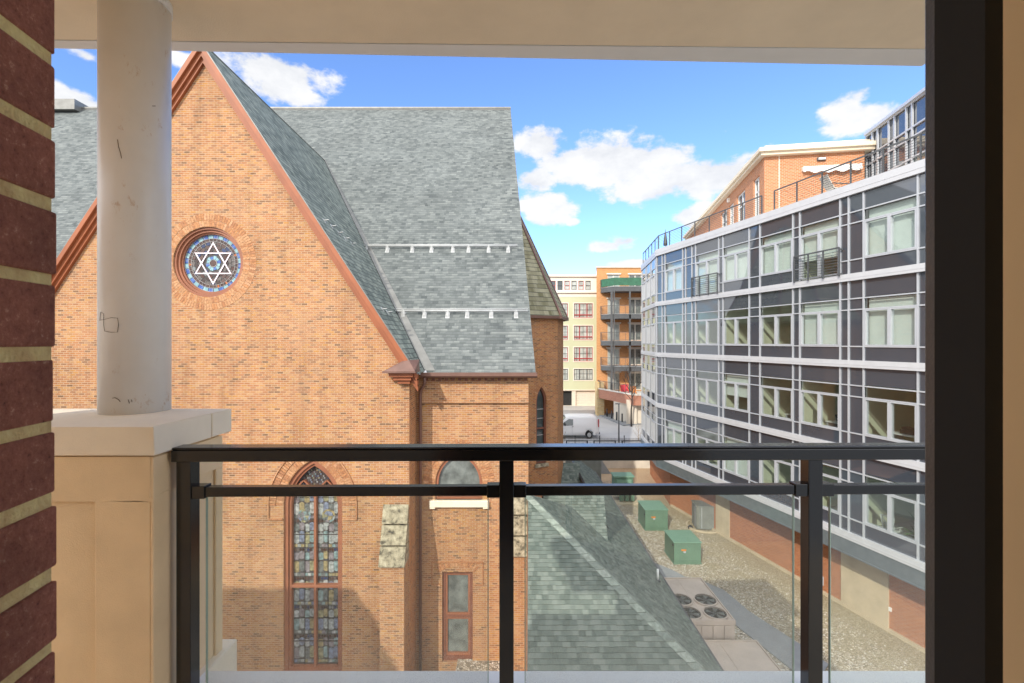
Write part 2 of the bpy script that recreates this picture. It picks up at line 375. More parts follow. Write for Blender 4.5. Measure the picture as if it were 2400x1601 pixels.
M['orange_brick'] = brick('orange_brick', [(0, (.55, .22, .07)), (.4, (.62, .26, .09)), (.7, (.66, .29, .1)), (1, (.52, .22, .08))], (.6, .42, .25), .22, .08, .01, 9, .1, fine=.12)
M['pent_brick'] = brick('pent_brick', [(0, (.50, .17, .06)), (.4, (.58, .21, .08)), (.7, (.62, .24, .1)), (1, (.46, .165, .07))], (.66, .48, .34), .21, .077, .011, 4, .08)
M['near_brick'] = None
def near_brick():
    m, t, b, uv, o = mat('near_brick')
    n1 = noise(t, uv.outputs['Object'], 110, 6, .8); n2 = noise(t, uv.outputs['Object'], 9, 4)
    c = ramp(t, n1, [(.3, (.05, .018, .013)), (.40, (.32, .11, .07)), (.60, (.44, .17, .11)), (.70, (.75, .48, .34))])
    c = mix_c(t, 1.0, c, ramp(t, n2, [(.3, (.75,) * 3), (.7, (1.25,) * 3)]), 'MULTIPLY')
    setc(t, b.inputs['Base Color'], c); b.inputs['Roughness'].default_value = .85
    bump(t, b, n1, .9, .004); return m
M['near_brick'] = near_brick()
M['near_mortar'] = plain('near_mortar', (.98, .70, .33), .95, var=.25, scale=30, bmp=1, bscale=180)
M['shingle'] = shingle('shingle', [(0, (.085, .097, .099)), (.3, (.13, .144, .143)), (.55, (.165, .181, .178)), (.8, (.205, .222, .216)), (1, (.25, .267, .257))], .25, .150, 0, .5, lam=.25)
M['shingle_side'] = shingle('shingle_side', [(0, (.10, .12, .11)), (.4, (.17, .20, .18)), (.7, (.24, .27, .24)), (1, (.30, .33, .28))], .3, .2, 2, .95)
M['slate'] = shingle('slate', [(0, (.16, .155, .09)), (.4, (.24, .23, .15)), (.7, (.31, .30, .21)), (1, (.37, .35, .24))], .3, .3, 1, .9)
M['green_shingle'] = shingle('green_shingle', [(0, (.15, .175, .155)), (.35, (.19, .218, .195)), (.6, (.225, .258, .23)), (1, (.28, .315, .28))], .2, .118, 5, .55, lam=.5)
M['trim'] = plain('trim', (.31, .095, .035), .55, var=.15, scale=1.5)
M['trim_win'] = plain('trim_win', (.30, .115, .06), .55, var=.15, scale=1.5)
M['trim_dark'] = plain('trim_dark', (.20, .075, .045), .55, var=.15)
M['brown_metal'] = plain('brown_metal', (.16, .085, .065), .45, var=.15)
M['flash'] = plain('flash', (.20, .20, .19), .5, .3, var=.15)
M['stone'] = plain('stone', (.80, .61, .38), .9, var=.07, scale=4, bmp=.5, bscale=180)
M['stone_light'] = plain('stone_light', (.86, .76, .60), .9, var=.05, scale=4, bmp=.5, bscale=180)
def weathered():
    m, t, b, uv, o = mat('weathered_stone')
    n = noise(t, uv.outputs['Object'], 5, 8, .7)
    c = ramp(t, n, [(.35, (.05, .045, .035)), (.47, (.27, .235, .16)), (.6, (.43, .38, .27)), (.75, (.62, .57, .44))])
    setc(t, b.inputs['Base Color'], c); b.inputs['Roughness'].default_value = .95; bump(t, b, n, .6, .01); return m
M['weathered'] = weathered()
M['concrete'] = plain('concrete', (.50, .42, .29), .9, var=.12, scale=1.6, bmp=.3)
M['concrete_grey'] = plain('concrete_grey', (.26, .275, .285), .9, var=.1, scale=2)
M['retaining'] = plain('retaining', (.55, .50, .42), .9, var=.14, scale=.8)
M['white_paint'] = plain('white_paint', (.80, .80, .78), .5, var=.03)
M['column_paint'] = None
def column_paint():
    m, t, b, uv, o = mat('column_paint')
    n = noise(t, uv.outputs['Object'], 4, 5); sc_ = noise(t, uv.outputs['Object'], 11, 6, .75, (1, 1, .6))
    c = ramp(t, n, [(.3, (.76, .745, .72)), (.7, (.82, .81, .79))])
    st = ramp(t, sc_, [(.62, (0, 0, 0)), (.70, (1, 1, 1))])
    c = mix_c(t, math_n(t, 'MULTIPLY', st, .6), c, (.50, .32, .18))
    sm = noise(t, uv.outputs['Object'], 2.2, 4, .6, (1, 1, .25))
    c = mix_c(t, math_n(t, 'MULTIPLY', ramp(t, sm, [(.5, (0, 0, 0)), (.8, (1, 1, 1))]), .35), c, (.55, .47, .38))
    setc(t, b.inputs['Base Color'], c); b.inputs['Roughness'].default_value = .35; return m
M['column_paint'] = column_paint()
M['soffit'] = plain('soffit', (.86, .73, .54), .9, var=.05, scale=3, bmp=.5, bscale=120)
M['black'] = plain('black', (.008, .008, .0085), .16, var=.1, spec=.6)
M['black_matt'] = plain('black_matt', (.03, .03, .032), .45, var=.15)
M['door_black'] = plain('door_black', (.085, .088, .095), .32, var=.3, scale=6, bmp=.3, bscale=200)
M['tan_wall'] = plain('tan_wall', (.86, .64, .36), .8, var=.04)
M['marker'] = plain('marker', (.08, .035, .02), .8)
M['ledge_paint'] = plain('ledge_paint', (.90, .91, .88), .6, var=.02)
M['glass_edge'] = plain('glass_edge', (.30, .42, .36), .15)
M['rail_glass'] = glassy('rail_glass', (.955, .975, .96), 0, 1.0, .05)
M['win_glass'] = glassy('win_glass', (.93, .967, .952), 0, 1.0, ior=2.2)
M['dark_glass'] = plain('dark_glass', (.05, .065, .065), .05, var=.3, scale=.6, spec=.9)
M['church_glass'] = plain('church_glass', (.15, .17, .16), .12, var=.5, scale=2.5, spec=.8)
M['spandrel'] = plain('spandrel', (.058, .068, .085), .03, var=.06, scale=.3, spec=.5)
M['spandrel'].node_tree.nodes['Principled BSDF'].inputs['IOR'].default_value = 2.35
M['alu'] = plain('alu', (.54, .56, .59), .4, .25, var=.04)
M['snow_metal'] = plain('snow_metal', (.50, .51, .51), .5, .1)
M['band'] = plain('band', (.58, .585, .60), .42, .1, var=.04)
M['under_fascia'] = plain('under_fascia', (.27, .31, .33), .3, .6, var=.1)
M['blind'] = plain('blind', (.80, .83, .79), .8, var=.03)
M['office_wall'] = plain('office_wall', (.74, .75, .58), .85, var=.04)
M['office_floor'] = plain('office_floor', (.22, .18, .14), .8)
M['ceiling'] = plain('office_ceiling', (.8, .8, .76), .9)
M['cream'] = plain('cream', (.80, .70, .54), .8, var=.04, scale=.3)
M['cream_trim'] = plain('cream_trim', (.72, .68, .60), .7, var=.03)
M['pale_green'] = plain('pale_green', (.50, .53, .36), .85, var=.05, scale=.3)
M['red_frame'] = plain('red_frame', (.33, .035, .035), .5)
M['curtain'] = plain('curtain', (.42, .46, .44), .35, var=.35, scale=1.2)
M['steel'] = plain('steel', (.085, .09, .095), .5, var=.15)
M['green_cloth'] = plain('green_cloth', (.035, .13, .075), .7, var=.25, scale=3)
M['garage'] = plain('garage', (.66, .60, .50), .7, var=.05)
M['dark'] = plain('dark', (.02, .02, .02), .9)
M['sandstone'] = brick('sandstone', [(0, (.55, .38, .17)), (.5, (.66, .5, .27)), (1, (.6, .42, .2))], (.6, .5, .35), .5, .25, .02, 2, .1)
M['pink_brick'] = brick('pink_brick', [(0, (.46, .2, .13)), (.5, (.52, .25, .17)), (1, (.45, .2, .14))], (.5, .3, .22), .22, .08, .008, 2, .1)
M['asphalt'] = None
def street_mat():
    m, t, b, uv, o = mat('street_surface')
    n = noise(t, uv.outputs['Object'], .25, 6, .6); n2 = noise(t, uv.outputs['Object'], 30, 3)
    c = ramp(t, n, [(.3, (.36, .36, .355)), (.7, (.47, .465, .45))])
    c = mix_c(t, 1.0, c, ramp(t, n2, [(.3, (.9,) * 3), (.7, (1.1,) * 3)]), 'MULTIPLY')
    setc(t, b.inputs['Base Color'], c); b.inputs['Roughness'].default_value = .9; return m
M['asphalt'] = street_mat()
def gravel_mat():
    m, t, b, uv, o = mat('gravel_surface')
    vo = t.nodes.new('ShaderNodeTexVoronoi'); vo.inputs['Scale'].default_value = 13; t.links.new(uv.outputs['Object'], vo.inputs['Vector'])
    vo2 = t.nodes.new('ShaderNodeTexVoronoi'); vo2.feature = 'DISTANCE_TO_EDGE'; vo2.inputs['Scale'].default_value = 13; t.links.new(uv.outputs['Object'], vo2.inputs['Vector'])
    sp = t.nodes.new('ShaderNodeSeparateColor'); t.links.new(vo.outputs['Color'], sp.inputs[0])
    st = ramp(t, sp.outputs[0], [(0, (.26, .22, .17)), (.3, (.50, .43, .33)), (.6, (.66, .59, .48)), (.85, (.80, .74, .63)), (1, (.88, .85, .78))])
    gaps = ramp(t, vo2.outputs[0], [(0, (.16, .14, .12)), (.16, (1, 1, 1))])
    st = mix_c(t, 1.0, st, gaps, 'MULTIPLY')
    # moss and dead leaves gather in drifts beside the building
    mo = ramp(t, noise(t, uv.outputs['Object'], 45, 5, .7), [(.34, (.12, .095, .04)), (.52, (.36, .30, .17)), (.68, (.70, .62, .45))])
    sx = t.nodes.new('ShaderNodeSeparateXYZ'); t.links.new(uv.outputs['Object'], sx.inputs[0])
    side = math_n(t, 'ADD', math_n(t, 'MULTIPLY', sx.outputs[0], .18), math_n(t, 'MULTIPLY', sx.outputs[1], .0484))
    k = math_n(t, 'ADD', side, math_n(t, 'MULTIPLY', noise(t, uv.outputs['Object'], 1.1, 9, .8), 2.6))
    mk = t.nodes.new('ShaderNodeMapRange'); t.links.new(k, mk.inputs[0]); mk.inputs[1].default_value = 3.8; mk.inputs[2].default_value = 4.7; mk.inputs[4].default_value = .8
    # warm mulch toward the retaining wall
    far = t.nodes.new('ShaderNodeMapRange'); t.links.new(math_n(t, 'ADD', sx.outputs[1], math_n(t, 'MULTIPLY', noise(t, uv.outputs['Object'], .6, 4), 4)), far.inputs[0]); far.inputs[1].default_value = 36; far.inputs[2].default_value = 38; far.inputs[4].default_value = .8
    c = mix_c(t, mk.outputs[0], st, mo)
    c = mix_c(t, far.outputs[0], c, ramp(t, noise(t, uv.outputs['Object'], 25, 4, .7), [(.3, (.24, .13, .06)), (.7, (.62, .45, .28))]))
    setc(t, b.inputs['Base Color'], c); b.inputs['Roughness'].default_value = .95
    bump(t, b, math_n(t, 'ADD', vo2.outputs[0], math_n(t, 'MULTIPLY', noise(t, uv.outputs['Object'], 45, 4), .2)), .9, .05)
    return m
M['gravel'] = gravel_mat()
M['util_green'] = plain('util_green', (.12, .215, .15), .5, var=.1, scale=2)
M['util_green_top'] = plain('util_green_top', (.17, .30, .215), .5, var=.06, scale=2)
M['orange_label'] = plain('orange_label', (.65, .22, .03), .6)
M['grey_metal'] = plain('grey_metal', (.20, .215, .195), .6, .1, var=.18, scale=2)
M['tan_metal'] = plain('tan_metal', (.50, .42, .36), .5, .05, var=.1, scale=2)
M['car_white'] = plain('car_white', (.84, .84, .84), .25, var=.01)
M['tyre'] = plain('tyre', (.02, .02, .02), .8)
M['rim'] = plain('rim', (.5, .5, .5), .35, .7)
M['car_red'] = plain('car_red', (.4, .02, .02), .3)
M['bark'] = plain('bark', (.30, .22, .14), .9, var=.3, scale=8)
M['bark_dark'] = plain('bark_dark', (.05, .04, .035), .9, var=.3, scale=8)
M['leaf_green'] = plain('leaf_green', (.08, .17, .03), .6, var=.4, scale=20)
M['red_plastic'] = plain('red_plastic', (.65, .03, .05), .5)
M['lead'] = plain('lead', (.06, .055, .055), .6)
M['leadlight'] = plain('leadlight', (.36, .34, .33), .5)
M['star'] = plain('star_white', (.74, .66, .70), .5)
M['sg_pale'] = island('sg_pale', [(0, (.20, .28, .28)), (.14, (.27, .26, .16)), (.28, (.14, .155, .15)), (.42, (.30, .32, .31)), (.56, (.18, .21, .28)), (.7, (.29, .24, .13)), (.82, (.21, .19, .20)), (.92, (.36, .37, .36))], .2, scale=9, fine=.5)
M['sg_dark'] = island('sg_dark', [(0, (.05, .03, .025)), (.25, (.10, .06, .05)), (.45, (.035, .05, .12)), (.6, (.13, .11, .10)), (.75, (.07, .03, .02)), (.9, (.20, .22, .22))], .2)
M['sg_ring'] = island('sg_ring', [(0, (.20, .38, .43)), (.5, (.27, .45, .50)), (.8, (.20, .34, .38))], .25, fine=.1)
M['sg_blue'] = island('sg_blue', [(0, (.05, .11, .36)), (.5, (.09, .17, .42)), (.8, (.15, .21, .38))], .25, fine=.1)
M['sg_brown'] = island('sg_brown', [(0, (.055, .028, .022)), (.5, (.085, .045, .035)), (.93, (.45, .12, .02))], .25, fine=.2)
M['roof_tab'] = island('roof_tab', [(0, (.125, .152, .135)), (.22, (.15, .178, .158)), (.45, (.172, .20, .178)), (.62, (.105, .13, .115)), (.78, (.195, .222, .198)), (.92, (.14, .168, .148))], .92, 'CONSTANT', .28, 45, .15)
M['pebble'] = island('pebble', [(0, (.26, .22, .16)), (.25, (.42, .36, .28)), (.5, (.54, .48, .39)), (.7, (.34, .29, .23)), (.85, (.62, .57, .48))], .9, 'CONSTANT', .15, 5, .2)
def clip_poly(sub, cl):
    out = sub; n = len(cl)
    ar = sum(cl[i][0] * cl[(i + 1) % n][1] - cl[(i + 1) % n][0] * cl[i][1] for i in range(n))
    if ar < 0: cl = cl[::-1]
    for i in range(n):
        a, b = cl[i], cl[(i + 1) % n]; inp = out; out = []
        if not inp: break
        f = lambda p: (b[0] - a[0]) * (p[1] - a[1]) - (b[1] - a[1]) * (p[0] - a[0])
        for j in range(len(inp)):
            p, q = inp[j - 1], inp[j]; fp, fq = f(p), f(q)
            if fp * fq < 0: t = fp / (fp - fq); out.append((p[0] + (q[0] - p[0]) * t, p[1] + (q[1] - p[1]) * t))
            if fq >= 0: out.append(q)
    return out
def tabs(mb, poly, expo=.135, seed=1, tw=(.10, .21)):
    '''real overlapping shingle tabs laid in courses over a convex roof facet'''
    rn = random.Random(seed); P = [Vector(p) for p in poly]; n = (P[1] - P[0]).cross(P[2] - P[0]).normalized()
    if n.z < 0: n = -n
    h = Vector((0, 0, 1)).cross(n).normalized(); up = n.cross(h).normalized(); o = P[0]
    cl = [((p - o).dot(h), (p - o).dot(up)) for p in P]
    u0, u1 = min(c[0] for c in cl), max(c[0] for c in cl); v0, v1 = min(c[1] for c in cl), max(c[1] for c in cl)
    v = v0
    while v < v1:
        u = u0 - rn.uniform(0, .3); k = 0
        while u < u1:
            w = rn.uniform(*tw); raised = rn.random() < .5; g = .002
            lo_ = v - (.012 if raised else 0)
            q = clip_poly([(u + g, lo_), (u + w - g, lo_), (u + w - g, v + expo * .98), (u + g, v + expo * .98)], cl)
            if len(q) > 2:
                e0 = .020 if raised else .011
                hh = lambda c: .006 + e0 * max(0, 1 - (c[1] - lo_) / expo)
                top = [o + h * c[0] + up * c[1] + n * hh(c) for c in q]
                if (top[1] - top[0]).cross(top[2] - top[0]).dot(n) < 0: top = top[::-1]
                mb.poly(top)
                base = len(mb.v) - len(top)
                for i in range(len(top)):
                    j = (i + 1) % len(top); a, b = top[i], top[j]
                    if abs((a - b).dot(up)) < .004 and (a - o).dot(up) < v + .02:
                        i0 = len(mb.v); mb.v += [b - n * .03, a - n * .03]; mb.f.append((base + j, base + i, i0 + 1, i0)); mb.m.append(0); mb.sm.append(False); mb.uv.append([(b.x, b.z), (a.x, a.z), (a.x, a.z - .03), (b.x, b.z - .03)])
            u += w; k += 1
        v += expo

# ================================================================ SETTING
mb = MB(); mb.poly([(-600, -300, -12.3), (600, -300, -12.3), (600, 43.4, -12.3), (-600, 43.4, -12.3)])
tag(mb.build('ground', M['concrete_grey']), kind='structure')
mb = MB(); mb.poly([(-900, 43.4, -9.6), (900, 43.4, -9.6), (900, 2500, -9.6), (-900, 2500, -9.6)])
tag(mb.build('street', M['asphalt']), kind='structure')
mb = MB(); mb.poly([(-2, 2, -11.7), (40, 2, -11.7), (40, 43.3, -11.7), (-2, 43.3, -11.7)])
tag(mb.build('gravel_bed', M['gravel']), kind='structure')
def G(x5, y5, z=-11.7):           # ground point from a pixel of the courtyard view
    xf, yf = 1380 + x5 / 2.845, 1050 + y5 / 2.845
    d = -z * FPX / (yf - 800); return at(xf, yf, d)
up = [(380, 765), (450, 768), (560, 812), (640, 855), (760, 885), (900, 945), (980, 1010), (1060, 1080), (1190, 1165), (1400, 1300), (1600, 1440)]
lo = [(380, 830), (460, 870), (530, 900), (600, 925), (690, 1000), (800, 1050), (900, 1110), (1000, 1195), (1190, 1345), (1360, 1480), (1500, 1600)]
mb = MB()
for i in range(len(up) - 1):
    a, b, c, d = G(*lo[i], -11.66), G(*lo[i + 1], -11.66), G(*up[i + 1], -11.66), G(*up[i], -11.66)
    mb.poly([a, b, c, d]); mb.poly([d, c, c - Vector((0, 0, .1)), d - Vector((0, 0, .1))]); mb.poly([b, a, a - Vector((0, 0, .1)), b - Vector((0, 0, .1))])
tag(mb.build('path', M['concrete_grey']), kind='structure')

# ================================================================ CHURCH
church = empty('church', (-8, 17, -12), 'old orange brick church with a steep gable, round star window and grey shingle roof', 'church')
GY, NY = 16.0, 17.2
XA, ZA = -10.47, 9.85             # gable apex
XR = -3.5; ZE = -1.0
XL = 2 * XA - XR
FG = Frame((0, GY, 0), (1, 0, 0), (0, -1, 0)); FN = Frame((0, NY, 0), (1, 0, 0), (0, -1, 0))
lan_o = arch(-6.79, -11.4, -5.6, 1.0, 1.57, 12)
rose_c = (-10.36, 2.71)
mb = MB()
wall(mb, FG, [(XL, -12.2), (XR, -12.2), (XR, ZE), (XA, ZA), (XL, ZE)], [lan_o, circle(*rose_c, 1.2, 48)], 0, .42)
mb.poly([(XR, GY, -12.2), (XR, NY, -12.2), (XR, NY, ZE), (XR, GY, ZE)], 1)
mb.poly([(XL, NY, -12.2), (XL, GY, -12.2), (XL, GY, ZE), (XL, NY, ZE)], 1)
mb.build('gable_wall', [M['church_brick'], M['church_brick_side']], church)
# rings of voussoirs
def voussoirs(path_in, thick, F, w0, w1, parent, gap=.012, name='brick_arch'):
    m = MB()
    for i in range(len(path_in) - 1):
        a, b = Vector(path_in[i]), Vector(path_in[i + 1]); d = (b - a); L = d.length; d.normalize(); n = Vector((d.y, -d.x))
        pa, pb = a + d * gap / 2, b - d * gap / 2
        # widen outwards along the local radius
        na = n; q = [pa, pb, pb + n * thick + d * 0.0, pa + n * thick]
        m.prism([F.p(p.x, p.y, w0) for p in q], F.w * (w1 - w0))
    return m.build(name, M['voussoir'], parent)
def resample(pts, step):
    out = [Vector(pts[0])]; acc_ = 0
    segs = [(Vector(pts[i]), Vector(pts[i + 1])) for i in range(len(pts) - 1)]
    tot = sum((b - a).length for a, b in segs); n = max(2, round(tot / step)); st = tot / n; t = st; 
    for a, b in segs:
        L = (b - a).length
        while t <= acc_ + L + 1e-9 and len(out) <= n: out.append(a + (b - a) * ((t - acc_) / L)); t += st
        acc_ += L
    return out
def ccw_rev(p): return p[::-1]
for rr in (1.215, 1.44):
    c = circle(*rose_c, rr, 400); c.append(c[0])
    voussoirs(resample(c, .078 if rr < 1.3 else .085), .2, FG, .0, .004 if rr < 1.3 else .008, church, gap=.008)
for off in (.02, .26):
    a = arch(-6.79, -5.6, -5.6, 1.0 + off, 1.57 + off * 1.25, 40)[1:]
    voussoirs(resample(a, .085), .22, FG, 0, .012 + off * .06, church)
mb = MB()                          # label mould over the lancet
a = arch(-6.79, -6.05, -5.6, 1.5, 2.15, 16)[1:]; a = a + [(-6.79 - 1.5, -6.05)]
for i in range(len(a) - 1): mb.bar(FG.p(*a[i], .03), FG.p(*a[i + 1], .03), .035, .06, up=(0, -1, 0))
for s in (-1, 1): mb.bar(FG.p(-6.79 + s * 1.5, -6.05, .03), FG.p(-6.79 + s * 1.02, -6.05, .03), .05, .06)
mb.build('label_mould', M['voussoir'], church)
# rose window
rw = MB(); gc = (-10.33, 2.71)
n = 48
o_ = circle(*rose_c, 1.2, n); i_ = circle(*rose_c, 1.13, n); frame_ring(rw, FG, o_, i_, -.3, -.06)
o2 = circle(*rose_c, 1.13, n); i2 = circle(*rose_c, 1.05, n); frame_ring(rw, FG, o2, i2, -.4, -.13)
o3 = circle(*rose_c, 1.06, n); i3 = circle(*rose_c, .995, n); frame_ring(rw, FG, o3, i3, -.42, -.2)
rose = rw.build('rose_window', M['trim_win'], church)
C = rose_c; W = -.285
mb = MB(); mb.disc(FG, *C, W - .012, 0, 1.04, n=48); mb.build('lead_backing', M['lead'], rose)
mb = MB()
for k in range(32):
    a0 = 2 * math.pi * k / 32; mb.disc(FG, *C, W, .865, .985, a0 + .012, a0 + 2 * math.pi / 32 - .006, 3, mi=0 if k % 2 else 1)
for k in range(40):
    a0 = 2 * math.pi * k / 40; mb.disc(FG, *C, W, .77, .85, a0 + .02, a0 + 2 * math.pi / 40 - .01, 2, mi=2)
# scattered small quarries in the middle field
rnd = random.Random(3)
for ring, (r0, r1, cnt) in enumerate(((.64, .745, 24), (.52, .63, 18), (.40, .51, 14), (.30, .39, 12))):
    for k in range(cnt):
        a0 = 2 * math.pi * (k + .5 * (ring % 2)) / cnt
        rm = (r0 + r1) / 2; hw = (r1 - r0) / 2; da = math.pi / cnt
        mb.poly([FG.p(C[0] + r * math.cos(t), C[1] + r * math.sin(t), W) for r, t in ((rm, a0 - da * .92), (r0 + .005, a0 - da * .4), (r0 + .005, a0 + da * .4), (rm, a0 + da * .92), (r1, a0 + da * .45), (r1, a0 - da * .45))], 3)
for k in range(12):
    a0 = 2 * math.pi * k / 12; mb.disc(FG, *C, W + .003, .14, .235 if k % 2 else .26, a0 + .02, a0 + math.pi / 6 - .02, 3, mi=1 if k % 3 else 0)
mb.disc(FG, *C, W + .003, 0, .12, n=16, mi=2)
mb.build('stained_glass', [M['sg_blue'], M['sg_ring'], M['sg_brown'], M['sg_dark']], rose)
mb = MB()
for rr in (.86, .757, .99):
    c = circle(*C, rr, 48); frame_ring(mb, FG, circle(*C, rr + .006, 48), circle(*C, rr - .006, 48), W, W + .012)
for k in range(40):
    t = 2 * math.pi * k / 40; mb.bar(FG.p(C[0] + .77 * math.cos(t), C[1] + .77 * math.sin(t), W + .006), FG.p(C[0] + .855 * math.cos(t), C[1] + .855 * math.sin(t), W + .006), .008, .01)
for k in range(24):
    t = 2 * math.pi * (k + .5) / 24; mb.bar(FG.p(C[0] + .645 * math.cos(t), C[1] + .645 * math.sin(t), W + .006), FG.p(C[0] + .75 * math.cos(t), C[1] + .75 * math.sin(t), W + .006), .008, .01)
frame_ring(mb, FG, circle(*C, .13, 24), circle(*C, .115, 24), W, W + .015)
mb.build('lead_lines', M['leadlight'], rose)
mb = MB()
for base in (0, 1):
    pv = [(C[0] + .745 * math.cos(math.pi / 2 + math.pi * base + 2 * math.pi * k / 3), C[1] + .745 * math.sin(math.pi / 2 + math.pi * base + 2 * math.pi * k / 3)) for k in range(3)]
    pin = [(C[0] + (p[0] - C[0]) * .885, C[1] + (p[1] - C[1]) * .885) for p in pv]
    frame_ring(mb, FG, pv, pin, W, W + .02 + .003 * base)
mb.build('star', M['star'], rose)
# main lancet
lw = MB(); inner = arch(-6.79, -11.3, -5.6, .88, 1.42, 12)
frame_ring(lw, FG, lan_o, inner, -.3, -.08)
inner2 = arch(-6.79, -11.2, -5.6, .80, 1.32, 12)
frame_ring(lw, FG, inner, inner2, -.35, -.15)
lw.lbox(FG, -6.83, -6.75, -11.2, -5.2, -.32, -.17)
lw.lbox(FG, -7.6, -5.98, -8.48, -8.38, -.32, -.16)
for s in (-1, 1):                  # two sub-arches
    cx = -6.79 + s * .4; a = arch(cx, -5.6, -5.6, .4, .8, 10)[2:]
    for i in range(len(a) - 1): lw.bar(FG.p(*a[i], -.24), FG.p(*a[i + 1], -.24), .05, .1, up=(0, -1, 0))
lanc = lw.build('lancet_window', M['trim_win'], church)
mb = MB(); q = arch(-6.79, -11.2, -5.6, .81, 1.33, 12); mb.poly([FG.p(*p, -.312) for p in q]); mb.build('lead_backing', M['lead'], lanc)
def in_arch(x, z, cu, vs, w, h, v0):
    if z < v0: return False
    if z <= vs: return abs(x - cu) < w
    Rr = (w * w + h * h) / (2 * w)
    return math.hypot(abs(x - cu) + Rr - w, z - vs) < Rr
mb = MB(); rnd = random.Random(5)
for s in (-1, 1):
    x0, x1 = (-7.57, -6.85) if s < 0 else (-6.73, -6.01)
    z = -11.15; row = 0
    while z < -5.45:
        kind = row % 4; h = (.12, .42, .30, .16)[kind]; nx = (6, 4, 4, 8)[kind]
        for k in range(nx):
            a, b = x0 + (x1 - x0) * k / nx + .004, x0 + (x1 - x0) * (k + 1) / nx - .004
            jz = z + (.05 if (k % 2 and kind in (1, 2)) else 0)
            if kind in (1, 2):     # long quarries with pointed heads
                mb.poly([FG.p(a, jz + .04, W - .02), FG.p((a + b) / 2, jz, W - .02), FG.p(b, jz + .04, W - .02), FG.p(b, jz + h - .05, W - .02), FG.p((a + b) / 2, jz + h - .012, W - .02), FG.p(a, jz + h - .05, W - .02)], 0)
            elif kind == 3:        # little diamonds
                c_ = (a + b) / 2; mb.poly([FG.p(a, z + h / 2, W - .02), FG.p(c_, z + .012, W - .02), FG.p(b, z + h / 2, W - .02), FG.p(c_, z + h - .012, W - .02)], 1)
            else: mb.poly([FG.p(a, z + .01, W - .02), FG.p(b, z + .01, W - .02), FG.p(b, z + h - .01, W - .02), FG.p(a, z + h - .01, W - .02)], 0)
        z += h; row += 1
    cx = (x0 + x1) / 2; mb.disc(FG, cx, -6.05, W - .012, 0, .16, n=7, mi=0); mb.disc(FG, cx, -6.05, W - .015, .17, .24, n=9, mi=0)
for i in range(26):
    for j in range(20):
        x = -7.6 + i * .064 + (.032 if j % 2 else 0); z = -5.42 + j * .068
        if in_arch(x, z, -6.79, -5.6, .76, 1.26, -5.7): mb.poly([FG.p(x - .027, z, W - .02), FG.p(x, z - .03, W - .02), FG.p(x + .027, z, W - .02), FG.p(x, z + .03, W - .02)], 1 if (i + j) % 3 else 0)
mb.build('stained_glass', [M['sg_pale'], M['sg_dark'], M['sg_ring']], lanc)
mb = MB()
for z in (-10.4, -9.6, -7.6, -6.7): mb.lbox(FG, -7.58, -6.0, z, z + .02, -.3, -.27)
for s in (-1, 1):
    for x in (-6.79 + s * .4,): mb.lbox(FG, x - .006, x + .006, -11.2, -6.4, -.3, -.275)
mb.build('glazing_bars', M['lead'], lanc)
# nave wall with arched window and sash window
aw = arch(-1.95, -5.8, -5.2, .86, 1.12, 10); sw = rect(-2.56, -1.44, -11.75, -8.45)
mb = MB(); wall(mb, FN, [(XR, -12.2), (.6, -12.2), (.6, -1.2), (XR, -1.2)], [aw, sw], 0, .3)
mb.lbox(FN, XR + .01, .6, -2.15, -1.2, 0, .09); mb.lbox(FN, XR + .01, .6, -2.24, -2.15, 0, .12)
mb.poly([(.6, NY, -12.2), (.6, 34.4, -12.2), (.6, 34.4, -1.2), (.5, 34, 1), (-.1, 30.2, 14.8), (.55, 17.5, -1.0), (.6, NY, -1.2)], 1)
mb.build('nave_wall', [M['church_brick'], M['church_brick_side']], church)
for i in range(16):
    mb = MB(); mb.lbox(FN, XR + .35 + i * .24, XR + .45 + i * .24, -1.42, -1.2, .09, .2); mb.build('dentil', M['trim_dark'], church)
for off in (.02, .25):
    a = arch(-1.95, -5.2, -5.2, .86 + off, 1.12 + off * 1.25, 30)[1:]
    voussoirs(resample(a, .085), .21, FN, 0, .012 + off * .06, church)
mb = MB(); frame_ring(mb, FN, aw, arch(-1.95, -5.72, -5.2, .76, 1.0, 10), -.3, -.08); arw = mb.build('arched_window', M['trim_win'], church)
mb = MB(); mb.poly([FN.p(*p, -.2) for p in arch(-1.95, -5.8, -5.2, .8, 1.05, 10)]); mb.build('pane', M['church_glass'], arw)
mb = MB(); mb.lbox(FN, -3.02, -.84, -6.04, -5.8, -.3, .14); mb.lbox(FN, -3.02, -2.8, -6.1, -5.98, -.02, .13); mb.lbox(FN, -1.06, -.84, -6.1, -5.98, -.02, .13); mb.build('window_sill', M['stone_light'], arw, bevel=.02)
mb = MB(); frame_ring(mb, FN, sw, rect(-2.45, -1.55, -11.6, -8.56), -.3, -.1)
mb.lbox(FN, -2.45, -1.55, -10.18, -10.08, -.2, -.12)
sash = mb.build('sash_window', M['trim_dark'], church)
mb = MB(); mb.lbox(FN, -2.38, -1.62, -10.08, -8.62, -.24, -.2); mb.lbox(FN, -2.38, -1.62, -11.55, -10.18, -.26, -.22); mb.build('pane', M['church_glass'], sash)
mb = MB(); frame_ring(mb, FN, rect(-2.45, -1.55, -10.08, -8.56), rect(-2.38, -1.62, -10.02, -8.62), -.2, -.13, 0); frame_ring(mb, FN, rect(-2.45, -1.55, -11.6, -10.18), rect(-2.38, -1.62, -11.5, -10.25), -.22, -.15, 0); mb.build('sash', M['trim_win'], sash)
a = [(-1.35, -8.45 + .02), (-1.5, -8.3), (-1.95, -8.22), (-2.4, -8.3), (-2.65, -8.43)]
voussoirs(resample(a, .085), .22, FN, 0, .015, church)
mb = MB()
for x0, x1 in ((-2.95, -2.62), (-1.38, -1.05)):
    mb.lbox(FN, x0, x1, -8.95, -8.9, 0, .03)
